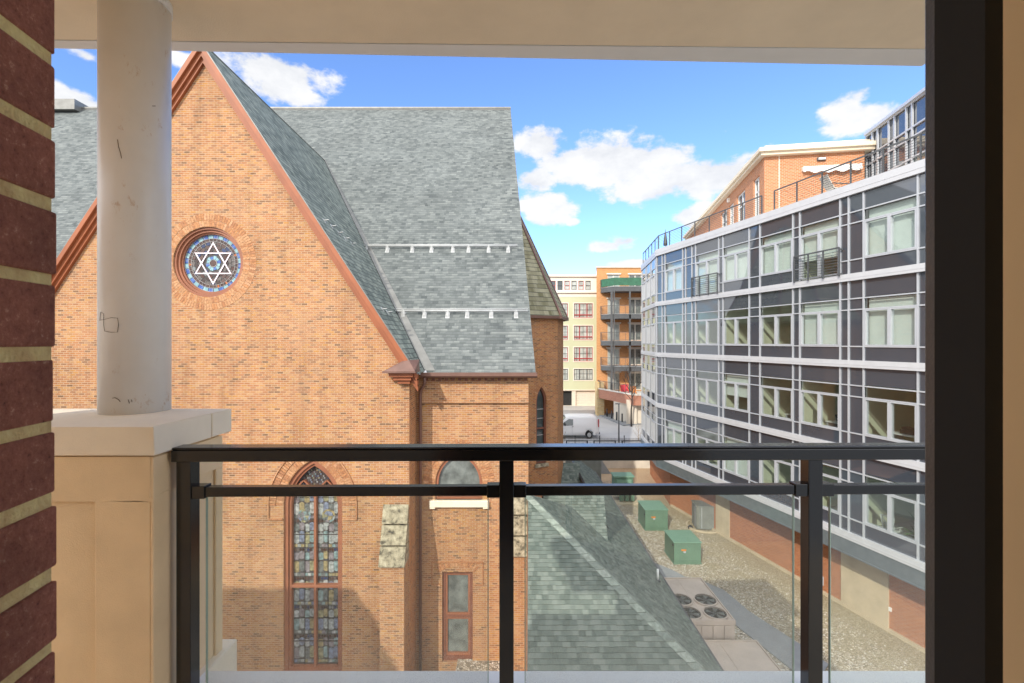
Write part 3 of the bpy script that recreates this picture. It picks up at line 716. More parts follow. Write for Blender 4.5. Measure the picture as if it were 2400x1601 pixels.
for x in (-2.95, -1.08): mb.lbox(FN, x, x + .035, -8.9, -8.1, 0, .03)
mb.lbox(FN, -2.95, -1.045, -8.1, -8.06, 0, .03); mb.build('label_mould', M['voussoir'], church)
# buttresses
def buttress(x0, x1, ywall, zt, zb, proj):
    m = MB(); m.box(x0 + .03, x1 - .03, ywall - proj + .06, ywall - .001, -12.2, zb)
    b = m.build('buttress', M['church_brick'], church)
    c = MB(); n = 3
    for k in range(n):
        z1 = zt - (zt - zb) * k / n; z0 = zt - (zt - zb) * (k + 1) / n + .03
        y1 = ywall - proj * (k + .05) / n; y0 = ywall - proj * (k + 1) / n - .05
        c.hexa([(x0, y0, z0 - .0), (x1, y0, z0), (x1, ywall, z0), (x0, ywall, z0), (x0, y1 - .02, z1 - .03), (x1, y1 - .02, z1 - .03), (x1, ywall, z1 - .03), (x0, ywall, z1 - .03)])
    c.build('cap_stones', M['weathered'], b, bevel=.015)
buttress(-4.38, -3.52, GY, -5.52, -7.42, .62)
buttress(-.02, .6, NY, -5.62, -7.62, .62)
# roofs
RT = .12
def roof_slab(m, pts, th=RT, mi=0, mi2=1):
    pts = [Vector(p) for p in pts]; n = (pts[1] - pts[0]).cross(pts[2] - pts[0]).normalized()
    if n.z < 0: pts = pts[::-1]; n = -n
    m.poly(pts, mi); lowp = [p - n * th for p in pts]; m.poly(lowp[::-1], mi2)
    for i in range(len(pts)): 
        j = (i + 1) % len(pts); m.poly([pts[i], lowp[i], lowp[j], pts[j]], mi2)
NE, ND, NS = -1.13, 16.9, 1.21      # nave eave height, eave distance, slope
def nave(x, d): return Vector((x, d, NE + NS * (d - ND)))
RD = 30.2
mb = MB()
roof_slab(mb, [nave(-3.0, 16.86), nave(.86, 16.86), nave(-.09, RD), nave(-10.47, RD), nave(-10.47, 26.1)], .14)
roof_slab(mb, [nave(-10.47, 26.1), nave(-10.47, RD), nave(-40, RD), nave(-40, 16.86), nave(-18.1, 16.86)], .14)
zr = NE + NS * (RD - ND)
roof_slab(mb, [(-.09, RD + .01, zr), (-40, RD + .01, zr), (-40, 34.7, zr - 16.5), (.7, 34.7, zr - 16.5)], .14)  # unseen back slope, steepened to let sun and sky past the church
mb.build('nave_roof', [M['shingle'], M['flash']], church)
mb = MB(); mb.bar((-40, RD, zr + .03), (-.08, RD, zr + .03), .25, .1); mb.box(-31.6, -27.6, RD - .6, RD + .4, zr - .3, zr + .35)
mb.build('ridge_cap', M['flash'], church)
TZ = 10.12
def slope_t(x, d): return Vector((x, d, TZ - 1.53 * abs(x - XA)))
def valley_d(x): return ND + (TZ - 1.53 * abs(x - XA) - NE) / NS
mb = MB()
pts = [slope_t(XA, 15.72), slope_t(-3.15, 15.72), slope_t(-3.15, valley_d(-3.15)), slope_t(XA, valley_d(XA))]
roof_slab(mb, pts, .1)
pts = [slope_t(XA - .001, 15.72), slope_t(-17.79, 15.72), slope_t(-17.79, valley_d(-17.79)), slope_t(XA - .001, valley_d(XA))]
roof_slab(mb, pts, .1)
mb.build('gable_roof', [M['shingle_side'], M['flash']], church)
mb = MB()                          # valley flashing laid on the nave roof beside the gable roof
dv = lambda x, e: nave(x + e, valley_d(x)) + Vector((0, -.02, .03))
xs = [XA + (-3.15 - XA) * k / 12 for k in range(13)]
for i in range(12):
    e0, e1 = .05 + .33 * i / 12, .05 + .33 * (i + 1) / 12
    mb.poly([dv(xs[i], -.1), dv(xs[i + 1], -.1), dv(xs[i + 1], e1), dv(xs[i], e0)])
for i in range(12): mb.bar(slope_t(xs[i], valley_d(xs[i])) + Vector((0, 0, .05)), slope_t(xs[i + 1], valley_d(xs[i + 1])) + Vector((0, 0, .05)), .05, .06)
mb.build('valley_flashing', M['flash'], church)
for s in (1, -1):                  # rake boards in three steps
    mb = MB()
    for (h0, h1, y0) in ((-.03, -.16, 15.70), (-.14, -.27, 15.80), (-.25, -.37, 15.89)):
        xe = 7.28
        a = [(XA, TZ + h0 * 1.83), (XA + s * xe, TZ - 1.53 * xe + h0 * 1.83), (XA + s * xe, TZ - 1.53 * xe + h1 * 1.83), (XA, TZ + h1 * 1.83)]
        mb.prism([(p[0], y0, p[1]) for p in a], (0, GY + .02 - y0, 0))
    mb.build('rake_board', M['trim'], church)
mb = MB()                          # corbel at the foot of the gable
mb.hexa([(-4.25, 15.45, -.98), (-3.2, 15.45, -.98), (-3.2, 16.25, -.98), (-4.25, 16.25, -.98), (-3.68, 15.7, -.66), (-3.45, 15.7, -.62), (-3.2, 16.2, -.62), (-3.68, 16.2, -.66)])
mb.box(-4.27, -3.18, 15.43, 16.27, -1.04, -.98); cb = mb.build('corbel', M['brown_metal'], church)
mb = MB(); mb.box(-4.1, -3.3, 15.6, 16.1, -1.18, -1.04); mb.box(-3.98, -3.38, 15.7, 16.1, -1.3, -1.18); mb.box(-3.85, -3.44, 15.8, 16.1, -1.42, -1.3); mb.build('corbel_blocks', M['trim'], cb)
mb = MB()                          # gutter with a half-round trough
prof = [(-.0, 0), (-.03, -.09), (-.1, -.13), (-.17, -.09), (-.19, 0), (-.19, .03), (-.21, .03), (-.21, -.1), (-.11, -.17), (.02, -.13), (.02, 0)]
mb.prism([(-3.25, 16.85 + p[0], NE + .0 + p[1]) for p in prof], (4.15, 0, 0)); mb.box(-3.25, .88, 16.86, 17.2, -1.24, -1.16)
mb.build('gutter', M['brown_metal'], church)
mb = MB(); mb.tube([(-3.12, 16.75, -1.28), (-3.12, 16.78, -1.5), (-3.3, 17.0, -1.75), (-3.33, 17.05, -1.95), (-3.33, 17.05, -12)], .055, 10)
for z in (-2.9, -5.5, -8, -10.5): mb.tube([(-3.33, 17.05, z), (-3.33, 17.05, z + .05)], .075, 10)
mb.build('downspout', M['brown_metal'], church)
# snow guards
def snow_line(y_o, x0o, x1o, xs_o):
    p_, n_ = nave(0, 20), (0, -NS, 1)
    A = ray_plane(x0o * 1.0208, y_o * 1.0208, p_, n_); B = ray_plane(x1o * 1.0208, y_o * 1.0208, p_, n_)
    up = Vector((0, -NS, 1)).normalized() * .14; along = Vector((0, 1, NS)).normalized()
    m = MB()
    for e in (0, .09): m.tube([A + up + along * e, B + up + along * e], .026, 8)
    g = m.build('snow_guard', M['snow_metal'], church)
    for x in xs_o:
        P = ray_plane(x * 1.0208, (y_o + 3) * 1.0208, p_, n_)
        m = MB(); m.bar(P - along * .2, P + along * .12, .17, .016, up=up); m.bar(P - along * .14 + up * .1, P + along * .10 + up * 1.2, .03, .03, up=up)
        for e in (-.05, .05): m.bar(P + Vector((e, 0, 0)) - along * .16, P + Vector((e, 0, 0)) + along * .04 + up, .02, .02, up=up)
        m.build('bracket', M['snow_metal'], g)
snow_line(570, 832, 1188, (843, 890, 947, 991, 1040, 1076, 1122, 1167))
snow_line(719, 905, 1212, (927, 975, 1028, 1073, 1128, 1185))
for (xo, yo) in ((745, 507), (762, 520), (778, 535), (793, 548), (808, 560), (878, 710), (890, 717)):
    P = ray_plane(xo * 1.0208, yo * 1.0208, slope_t(-5, 17), (1.53, 0, 1)); al = Vector((1, 0, -1.53)).normalized(); upn = Vector((1.53, 0, 1)).normalized()
    m = MB(); m.bar(P - al * .1, P + al * .1, .14, .02, up=upn); m.bar(P - al * .02, P + al * .06 + upn * .16, .1, .02, up=upn); m.build('roof_bracket', M['snow_metal'], church)
# apse: polygon bay beyond the nave with slate roof
A0 = Vector((.3, 24.73, 0)); A1 = Vector((2.52, 25.9, 0)); A2 = Vector((3.1, 28.4, 0)); A3 = Vector((2.5, 33, 0)); A4 = Vector((.3, 34.5, 0))
ring = [A0, A1, A2, A3, A4]
FA = Frame(A0, A1 - A0, Vector((1.17, -2.22, 0)))
ucen = 1.45; la = arch(ucen, -6.6, -3.3, .32, .85, 8)
mb = MB(); LA = (A1 - A0).length
wall(mb, FA, [(0, -12), (LA, -12), (LA, 1.35), (0, 1.35)], [la], 0, .28)
for i in range(1, 4):
    a, b = ring[i], ring[i + 1]; mb.poly([a + Vector((0, 0, -12)), b + Vector((0, 0, -12)), b + Vector((0, 0, 1.35)), a + Vector((0, 0, 1.35))])
mb.build('apse_wall', M['church_brick_side'], church)
mb = MB(); apex = Vector((-.55, 30, 10.3)); cen = Vector((.2, 29.5, 0))
er = [r + (r - cen).normalized() * .28 + Vector((0, 0, 1.38)) for r in ring]
for i in range(4): roof_slab(mb, [er[i], er[i + 1], apex], .1)
mb.build('apse_roof', [M['slate'], M['brown_metal']], church)
mb = MB()
for i in range(4): mb.bar(er[i] + Vector((0, 0, -.06)), er[i + 1] + Vector((0, 0, -.06)), .12, .14)
for r in er[1:4]: mb.bar(r, apex, .12, .1)
mb.build('apse_gutter', M['brown_metal'], church)
mb = MB(); frame_ring(mb, FA, la, arch(ucen, -6.52, -3.3, .24, .74, 8), -.28, -.06); mb.lbox(FA, ucen - .24, ucen + .24, -4.75, -4.67, -.2, -.1); aw2 = mb.build('lancet_window', M['trim_dark'], church)
mb = MB(); mb.poly([FA.p(*p, -.2) for p in arch(ucen, -6.52, -3.3, .26, .76, 8)]); mb.build('pane', M['dark_glass'], aw2)
mb = MB()
for z in (-6.1, -5.6, -5.1, -4.2, -3.7): mb.lbox(FA, ucen - .24, ucen + .24, z, z + .03, -.2, -.16)
mb.build('glazing_bars', M['leadlight'], aw2)
mb = MB(); mb.lbox(FA, ucen - .42, ucen + .42, -6.78, -6.6, -.25, .1); mb.build('window_sill', M['weathered'], aw2)
a = arch(ucen, -3.3, -3.3, .34, .87, 20)[1:]; voussoirs(resample(a, .08), .2, FA, 0, .02, church)

# ================================================================ GREEN-ROOFED ANNEX
annex = empty('church_annex', (3, 20, -12), 'low annex with pale green shingle hip roofs between church and gravel courtyard', 'building')
K = .72; EX = 5.72; EZ = -9.0; ED = 11.06
def pB(x, d): return Vector((x, d, EZ + K * (EX - x)))
def pA(x, d): return Vector((x, d, EZ + K * (d - ED)))
apx = Vector((.56, ED + EX - .56, EZ + K * (EX - .56)))
mb = MB()
roof_slab(mb, [Vector((.36, ED, EZ)), Vector((EX, ED, EZ)), apx], .12)
v_lo = Vector((3.53, 17.5, EZ + K * (EX - 3.53)))
kink = pB(3.9, 19.6)
roof_slab(mb, [pB(EX, ED), pB(EX, 32.5), pB(4.02, 32.5), pB(4.02, 19.4), pB(2.9, 19.4), apx], .12)
roof_slab(mb, [apx, pB(2.9, 19.4) + Vector((0, 0, 0)), Vector((2.9, 22, -9)), Vector((.6, 22, -9))], .1)
# cross wing facing the camera
def pC(x, d): return Vector((x, d, v_lo.z + K * (d - 17.5) + .03))
roof_slab(mb, [pC(3.56, 17.42), pC(3.76, 19.35), pC(1.3, 19.35), pC(1.15, 17.2 + .0)], .1)
roof_slab(mb, [pC(3.76, 19.36), pC(3.76, 19.36) + Vector((0, 3.5, -2.4)), pC(1.3, 19.36) + Vector((0, 3.5, -2.4)), pC(1.3, 19.36)], .1)
# small far wing
mb2 = [Vector((2.2, 26.6, -8.8)), Vector((4.0, 26.6, -8.8)), Vector((4.08, 28.5, -7.38)), Vector((2.2, 28.5, -7.38))]
roof_slab(mb, mb2, .1)
roof_slab(mb, [Vector((2.2, 28.51, -7.38)), Vector((4.08, 28.51, -7.38)), Vector((4.08, 32, -9.5)), Vector((2.2, 32, -9.5))], .1)
aroof = mb.build('roof', [M['green_shingle'], M['steel']], annex)
mb = MB()
tabs(mb, [Vector((.36, ED, EZ)), Vector((EX, ED, EZ)), apx], .135, 1)
tabs(mb, [pB(EX, ED), pB(EX, 19.4), pB(2.9, 19.4), apx], .135, 2)
tabs(mb, [pB(EX, 19.4), pB(EX, 32.5), pB(4.02, 32.5), pB(4.02, 19.4)], .135, 3)
tabs(mb, [pC(3.56, 17.42), pC(3.76, 19.35), pC(1.3, 19.35), pC(1.15, 17.2)], .135, 4)
tabs(mb, mb2, .135, 5)
mb.build('shingles', M['roof_tab'], aroof)
mb = MB(); nseg = 26; cA = pB(EX, ED)
for k in range(nseg):
    a = cA.lerp(apx, k / nseg); b = cA.lerp(apx, (k + .97) / nseg); dd = (b - a).normalized()
    l_, r_ = Vector((-.22, 0, 0)), Vector((0, .22, 0))
    za, zb_ = Vector((0, 0, .065)), Vector((0, 0, .045))
    ra, la_ = a + Vector((0, .25, .045)), a + Vector((-.25, 0, .045)); rb, lb_ = b + Vector((0, .25, .03)), b + Vector((-.25, 0, .03))
    mb.poly([a + za, ra, rb, b + zb_]); mb.poly([b + zb_, lb_, la_, a + za]); mb.poly([ra, a + za, a, ra - Vector((0, 0, .04))]); mb.poly([a + za, la_, la_ - Vector((0, 0, .04)), a])
hc = island('hip_shingle', [(0, (.24, .275, .24)), (.3, (.19, .22, .195)), (.6, (.27, .30, .265)), (.85, (.16, .19, .17))], .9); mb.build('hip_cap', hc, aroof)
mb = MB(); mb.bar((EX + .03, ED, EZ - .06), (EX + .03, 32.5, EZ - .06), .08, .14); mb.build('gutter', M['steel'], annex)
mb = MB(); mb.box(.5, EX - .35, ED + .4, 32.2, -12, -9.1); mb.box(.5, 3.4, 17.8, 24, -9.1, -7.8); mb.box(2.3, 3.95, 26.8, 32, -9.1, -8.9)
mb.poly([(.45, 11.2, -12), (.45, 16.9, -12), (.56, 16.8, -5.45), (.40, 11.2, -9.1)]); mb.build('wall', M['annex_brick'], annex)
vp = ray_plane(1380 + 460 / 2.845, 1050 + 885 / 2.845, pB(3, 15), (K, 0, 1))
mb = MB(); mb.tube([vp, vp + Vector((0, 0, .42))], .04, 10); mb.build('vent_pipe', M['white_paint'], annex)
mb = MB(); mb.tube([vp, vp + Vector((0, 0, .06))], [.11, .06], 10); mb.build('pipe_flashing', M['steel'], annex)

# loose stones on the gravel
rn = random.Random(8); mb = MB()
cnt = 0
while cnt < 9000:
    d = 13.5 + 26 * rn.random() ** 1.3; x = rn.uniform(5.9, 19.2 - .269 * d)
    if 5.9 < x < 8.8 and d < 19.9: continue
    cnt += 1; r = rn.uniform(.02, .042); c = Vector((x, d, -11.7 + r * .25)); a = rn.uniform(0, 3.14)
    ring_ = [c + Vector((math.cos(a + k * 1.2566) * r * rn.uniform(.8, 1.25), math.sin(a + k * 1.2566) * r * rn.uniform(.7, 1.1), 0)) for k in range(5)]; tp_ = c + Vector((rn.uniform(-.3, .3) * r, rn.uniform(-.3, .3) * r, r * rn.uniform(.5, .8)))
    i0 = len(mb.v); mb.v += ring_ + [tp_]
    for k in range(5): mb.f.append((i0 + k, i0 + (k + 1) % 5, i0 + 5)); mb.m.append(0); mb.sm.append(False); mb.uv.append([(0, 0), (1, 0), (.5, 1)])
tag(mb.build('loose_gravel', M['pebble'], None, loc=(9, 22, -11.7)), 'pale loose stones lying over the gravel courtyard', 'gravel', None, 'stuff')

# ================================================================ GLASS-FRONTED BUILDING
office = empty('glass_front_building', (16, 20, -12), 'long curved building with white-gridded glass and dark panel curtain wall over red brick base', 'building')
FO = Frame((14.56, 16.6, 0), (-.2601, .9656, 0), (-.9656, -.2601, 0))
def zu(zx):                        # facade position from a column of the facade view
    r = (1480 + zx / 2.904 - 1200) / FPX; d = 19.03 / (r + .269); return (d - 16.6) / .9656
FO2 = Frame(FO.p(16.9, 0, 0), (.1137, .9935, 0), (-.9935, .1137, 0)); L2 = 6.7
TOPS = [5.96, 2.47 - .0, -1.05, -4.57]; BASES = [2.76, -.76, -4.28, -7.8]
NEAR_U = -9.0
verts_m = [zu(z) for z in (212, 232, 352, 372, 415, 440, 598, 627, 805, 878, 1103, 1150, 1425, 1483, 1585, 1955)]
wins = [(zu(352), zu(232)), (zu(598), zu(440)), (zu(805), zu(627)), (zu(1103), zu(878)), (zu(1425), zu(1150)), (zu(1955), zu(1585))]
un = zu(1955)
extra = [(un - .45 - 2.2, un - .45), (un - 3.1 - 2.2, un - 3.1), (un - 5.8 - 2.2, un - 5.8)]
wins_all = wins + extra
verts_all = verts_m + [e for w in extra for e in w] + [un - .45 - 2.2 - .22]
doors = {1, 4}
grid = MB(); span = MB(); bands = MB(); inside = MB()
band_edges = [(6.41, 5.96), (2.76, 2.47), (-.76, -1.05), (-4.28, -4.57), (-7.8, -8.1)]
for F, u0, u1, pj in ((FO, NEAR_U, 16.9, .14), (FO2, 0, L2, .06)):
    for (a, b) in band_edges:
        bands.lbox(F, u0, u1, b, a, -.1, pj)
        bands.lbox(F, u0, u1, b + (a - b) * .38, b + (a - b) * .38 + .02, pj, pj + .01)
bands.build('floor_band', M['band'], office)
def opening(k, i): return (.04 if (k == 0 and i in doors) else .58, 2.47 if k == 0 else 2.55)
rndw = random.Random(11)
# far facet cells
far_m = [.35, .7, 2.0, 2.35, 2.7, 4.0, 4.4, 4.75, 6.1, 6.45]
far_w = [(.7, 2.0), (2.7, 4.0), (4.75, 6.1)]
for k, zb in enumerate(BASES):
    zt = TOPS[k]; H = zt - zb
    for F, ms, ws, u0, u1, fi in ((FO, verts_all, wins_all, NEAR_U, 16.9, 0), (FO2, far_m, far_w, 0, L2, 1)):
        ws_s = sorted(ws)
        # dark panels: full height between windows, upper and lower strips at windows
        cur = u0
        for (a, b) in ws_s:
            i = wins_all.index((a, b)) if fi == 0 else -1
            o0, o1 = opening(k, i)
            span.lbox(F, cur, a, zb, zt, -.08, 0)
            if o0 > .1: span.lbox(F, a, b, zb, zb + o0, -.08, 0)
            span.lbox(F, a, b, zb + o1, zt, -.08, 0)
            cur = b
        span.lbox(F, cur, u1, zb, zt, -.08, 0)
        for u in ms + [u0 + .03, u1 - .03]: grid.lbox(F, u - .028, u + .028, zb, zt, 0, .055 if fi == 0 else .02)
        for hz in (.56, 2.05, 2.5): 
            for (a, b) in [(u0, u1)]:
                # rails stop at door openings on the top storey
                seg = [(a, b)]
                if k == 0 and fi == 0 and hz < 1: 
                    seg = []; c = a
                    for j in sorted(doors, key=lambda j: wins[j][0]): seg.append((c, wins[j][0])); c = wins[j][1]
                    seg.append((c, b))
                for (s0, s1) in seg: grid.lbox(F, s0, s1, zb + hz - .024, zb + hz + .024, 0, .048 if fi == 0 else .016)
span.build('spandrel_panels', M['spandrel'], office)
grid.build('mullion_grid', M['alu'], office)
# windows
blind_kind = {0: 'blind', 1: 'mix', 2: 'open', 3: 'mix'}
WCOUNT = 0
for k, zb in enumerate(BASES):
    for F, ws, fi in ((FO, wins_all, 0), (FO2, far_w, 1)):
        for i, (a, b) in enumerate(ws):
            if fi == 0 and i >= 8: continue
            door = fi == 0 and i in doors and k == 0
            z0 = zb + (.06 if door else .59); z1 = zb + 2.02; c = (a + b) / 2
            m = MB(); fw = .06
            m.lbox(F, a + .035, a + .035 + fw, z0, z1, -.1, .05); m.lbox(F, b - .035 - fw, b - .035, z0, z1, -.1, .05)
            m.lbox(F, c - .06, c + .06, z0, z1, -.1, .055); m.lbox(F, a + .035, b - .035, z0, z0 + .05, -.1, .045); m.lbox(F, a + .035, b - .035, z1 - .05, z1, -.1, .045)
            wname = 'balcony_door' if door else 'window'
            wo = m.build(wname, M['alu'], office)
            m = MB(); m.lbox(F, a + .03, b - .03, z0, z1, -.05, -.03); m.lbox(F, a + .03, b - .03, zb + 2.08, zb + 2.47, -.05, -.03); m.build('pane', M['win_glass'], wo)
            m = MB(); has = True
            if k == 0: lo_ = z0 + .02 + (.8 if (door and i == 4) else 0)
            elif k == 1: lo_ = z0 if (fi == 0 and i in (4, 5)) else (z0 + .02 if fi == 1 and i == 1 else None)
            elif k == 2: lo_ = z0 + .7 if (fi == 0 and i == 2) else None
            else: lo_ = z0 + .02 if (fi == 0 and i in (0, 2)) else None
            if lo_ is not None:
                m.lbox(F, a + .06, b - .06, lo_, zb + 2.47, -.2, -.18); m.build('blind', M['blind'], wo)
# floors, ceilings, back walls and partitions inside
m = MB()
for z in (6.2, 2.6, -.9, -4.42, -7.95):
    m.lbox(FO, NEAR_U, 16.8, z - .12, z + .08, -7.5, -.12, 0); m.lbox(FO2, .2, L2 - .1, z - .12, z + .08, -7.5, -.12, 0)
m.lbox(FO, NEAR_U, 16.8, -7.8, 5.9, -7.6, -7.4, 1)
m.lbox(FO2, .2, L2, -7.8, 5.9, -7.6, -7.4, 1)
for i, (a, b) in enumerate(wins_all): m.lbox(FO, a - .22, a - .1, -7.8, 5.9, -7.4, -.3, 1)
for (a, b) in far_w: m.lbox(FO2, a - .22, a - .1, -7.8, 5.9, -7.4, -.3, 1)
m.build('interior', [M['ceiling'], M['office_wall']], office)
# roof slab, end wall, overhang
e2 = FO2.p(L2, 0, 0)
m = MB(); pl = [FO.p(NEAR_U, 0, -.1), FO.p(16.9, 0, -.1), FO2.p(L2, 0, -.1), Vector((34, 41, 0)), Vector((36, 4, 0))]
m.prism([p + Vector((0, 0, 6.12)) for p in pl], (0, 0, .16)); m.build('roof_deck', M['concrete_grey'], office)
m = MB(); m.poly([e2 + Vector((0, 0, -8.7)), Vector((34, 41, -8.7)), Vector((34, 41, 6.3)), e2 + Vector((0, 0, 6.3))]); m.build('end_wall', M['pent_brick'], office)
m = MB()
for F, u0, u1 in ((FO, NEAR_U, 16.9), (FO2, 0, L2)):
    m.hexa([F.p(u0, -8.74, .02), F.p(u1, -8.74, .02), F.p(u1, -8.74, -.1), F.p(u0, -8.74, -.1), F.p(u0, -8.1, .1), F.p(u1, -8.1, .1), F.p(u1, -8.1, -.1), F.p(u0, -8.1, -.1)])
    m.lbox(F, u0, u1, -8.78, -8.72, -.1, .04)
    m.lbox(F, u0, u1, -8.76, -8.70, -1.6, -.1)
m.build('under_fascia', M['under_fascia'], office)
# brick base wall set back below the overhang
FB = Frame(FO.p(0, 0, -1.25), FO.u, FO.w)
def bu(xf):
    r = (xf - 1200) / FPX; o, u = FB.o, FB.u
    return (r * o.y - o.x) / (u.x - r * u.y)
m = MB(); m.lbox(FB, NEAR_U, 17.2, -12, -8.7, -.3, 0)
FB2 = Frame(FB.p(17.2, 0, 0), FO2.u, FO2.w); m.lbox(FB2, 0, 8, -12, -8.7, -.3, 0); m.build('base_wall', M['red_brick'], office)
def z3(x): return 1480 + x / 3.136
for (x0, x1) in ((625, 724), (1547, 1895)):
    ua, ub = sorted((bu(z3(x0)), bu(z3(x1)))); m = MB(); m.lbox(FB, ua, ub, -12, -8.95, -.05, .06)
    m.build('concrete_panel', M['concrete'], office)
m = MB(); m.lbox(FB, NEAR_U, 17, -11.75, -11.56, 0, .1); m.build('footing', M['concrete'], office)
uv_ = bu(z3(1385)); vz = -(1000 + 1120 / 3.136 - 800) / FPX * FB.p(uv_, 0, 0).y
m = MB(); m.tube([FB.p(uv_, vz, 0), FB.p(uv_, vz, .22)], .17, 14); m.tube([FB.p(uv_, vz, .22), FB.p(uv_, vz - .02, .4)], [.19, .16], 14); m.lbox(FB, uv_ - .2, uv_ + .2, vz - .2, vz + .2, 0, .03)
m.build('dryer_vent', M['alu'], office)
m = MB(); uo = bu(z3(1905)); m.lbox(FB, uo - .05, uo + .05, -10.85, -10.7, 0, .05); m.build('outlet_box', M['white_paint'], office)
# balconies at the two glazed doors
for j in (1, 4):
    a, b = wins[j]; a -= .12; b += .12; m = MB()
    m.lbox(FO, a, b, 3.86, 3.92, .2, .26)
    for u in (a, (a * 2 + b) / 3, (a + 2 * b) / 3, b): m.lbox(FO, u - .025, u + .025, 2.7, 3.9, .2, .25)
    for u in (a, b): m.lbox(FO, u - .02, u + .02, 2.78, 2.83, .05, .2); m.lbox(FO, u - .02, u + .02, 3.8, 3.86, .05, .2)
    for h in range(9): m.tube([FO.p(a, 2.82 + h * .115, .22), FO.p(b, 2.82 + h * .115, .22)], .012, 6)
    m.build('balcony_rail', M['steel'], office)
# terrace railings along the roof edge
def terrace(parts, ):
    m = MB()
    for F, u0, u1 in parts:
        L = u1 - u0; n = max(1, round(L / 1.35))
        m.bar(F.p(u0, 7.42, -.12), F.p(u1, 7.42, -.12), .06, .05)
        for k in range(n + 1):
            u = u0 + L * k / n; m.lbox(F, u - .025, u + .025, 6.38, 7.4, -.145, -.095)
        for h in range(9): m.tube([F.p(u0, 6.5 + h * .1, -.12), F.p(u1, 6.5 + h * .1, -.12)], .009, 5)
    return m.build('terrace_railing', M['steel'], office)
terrace([(FO, zu(875), 16.9), (FO2, 0, L2)])
terrace([(FO, NEAR_U, zu(960))])
# brick penthouse
P0 = Vector((13.6, 25.3, 0)); P1 = Vector((18.4, 24.5, 0)); P2 = Vector((17.2, 45.7, 0)); P3 = Vector((22, 45.7, 0)); P4 = Vector((22, 24.4, 0))
FP1 = Frame(P0, P1 - P0, Vector((-.8, -4.8, 0))); FP2 = Frame(P0, P2 - P0, Vector((-20.4, 3.6, 0)))
def pu(F, xf): r = (xf - 1200) / FPX; return (r * F.o.y - F.o.x) / (F.u.x - r * F.u.y)
def z1x(x): return 1480 + x / 2.904
pw = [(pu(FP2, z1x(871)), pu(FP2, z1x(830)), 6.3, 9.25), (pu(FP2, z1x(773)), pu(FP2, z1x(718)), 6.3, 9.3), (pu(FP2, z1x(695)), pu(FP2, z1x(664)), 6.3, 9.2), (pu(FP2, z1x(651)), pu(FP2, z1x(610)), 6.3, 9.2)]
m = MB(); L = (P2 - P0).length
wall(m, FP2, [(0, 6.2), (L, 6.2), (L, 10.1), (0, 10.1)], [rect(a, b, z0 + .05, z1) for a, b, z0, z1 in pw], 0, .25)
m.lbox(FP1, 0, (P1 - P0).length, 6.2, 10.1, -.3, 0); m.poly([P2 + Vector((0, 0, 6.2)), P3 + Vector((0, 0, 6.2)), P3 + Vector((0, 0, 10.1)), P2 + Vector((0, 0, 10.1))])
pent = m.build('penthouse_wall', M['pent_brick'], office)
for (a, b, z0, z1) in pw:
    m = MB(); frame_ring(m, FP2, rect(a, b, z0 + .05, z1), rect(a + .08, b - .08, z0 + .12, z1 - .08), -.2, -.08); m.lbox(FP2, a + .05, b - .05, 8.45, 8.53, -.18, -.1); m.lbox(FP2, (a + b) / 2 - .04, (a + b) / 2 + .04, z0 + .1, z1 - .05, -.18, -.1)
    o = m.build('terrace_door', M['white_paint'], office); m = MB(); m.lbox(FP2, a + .05, b - .05, z0 + .1, z1 - .05, -.17, -.15); m.build('pane', M['dark_glass'], o)
m = MB(); inset = lambda e, z: [P0 + Vector((-e * 1.05, -e * .9, z)), P1 + Vector((e * .3, -e, z)), Vector((24, 24.4 - e, z)), Vector((24, 46, z)), P2 + Vector((-e, e, z))]
m.prism(inset(.28, 9.95), (0, 0, .16)); m.prism(inset(.42, 10.11), (0, 0, .2)); m.prism(inset(-.1, 10.31), (0, 0, .28))
m.build('penthouse_roof', M['cream'], office)
m = MB()
ax0, ax1 = pu(FP1, z1x(1158)), pu(FP1, z1x(1555)); 
m.lbox(FP1, ax0, ax1, 9.05, 9.24, 0, .22); n = 24
for k in range(n):
    a = ax0 + (ax1 - ax0) * k / n; b = ax0 + (ax1 - ax0) * (k + 1) / n; dz = .05 * math.sin(k * 1.1) - .01 * k * (1 - k / n)
    m.lbox(FP1, a, b, 8.86 + dz + .1, 9.06, .2, .24)
m.build('awning', M['white_paint'], office)
ul = pu(FP1, z1x(1290)); m = MB(); m.lbox(FP1, ul - .22, ul + .22, 9.55, 9.73, 0, .12); m.build('wall_lamp', M['steel'], office, bevel=.04)
m = MB(); m.lbox(FP1, ul - .17, ul + .17, 9.59, 9.69, .12, .15); m.build('wall_lamp_lens', M['white_paint'], office)
m = MB(); u_ = pu(FP2, z1x(668)); m.lbox(FP2, u_ - .12, u_ + .12, 9.45, 9.7, 0, .15); m.build('wall_lamp', M['cream_trim'], office)
m = MB(); m.lbox(FP1, .72, .76, 6.2, 10.0, 0, .012); m.lbox(FP1, ax0 + .95, ax0 + .98, 6.2, 8.9, 0, .012); m.build('expansion_joint', M['cream_trim'], office)
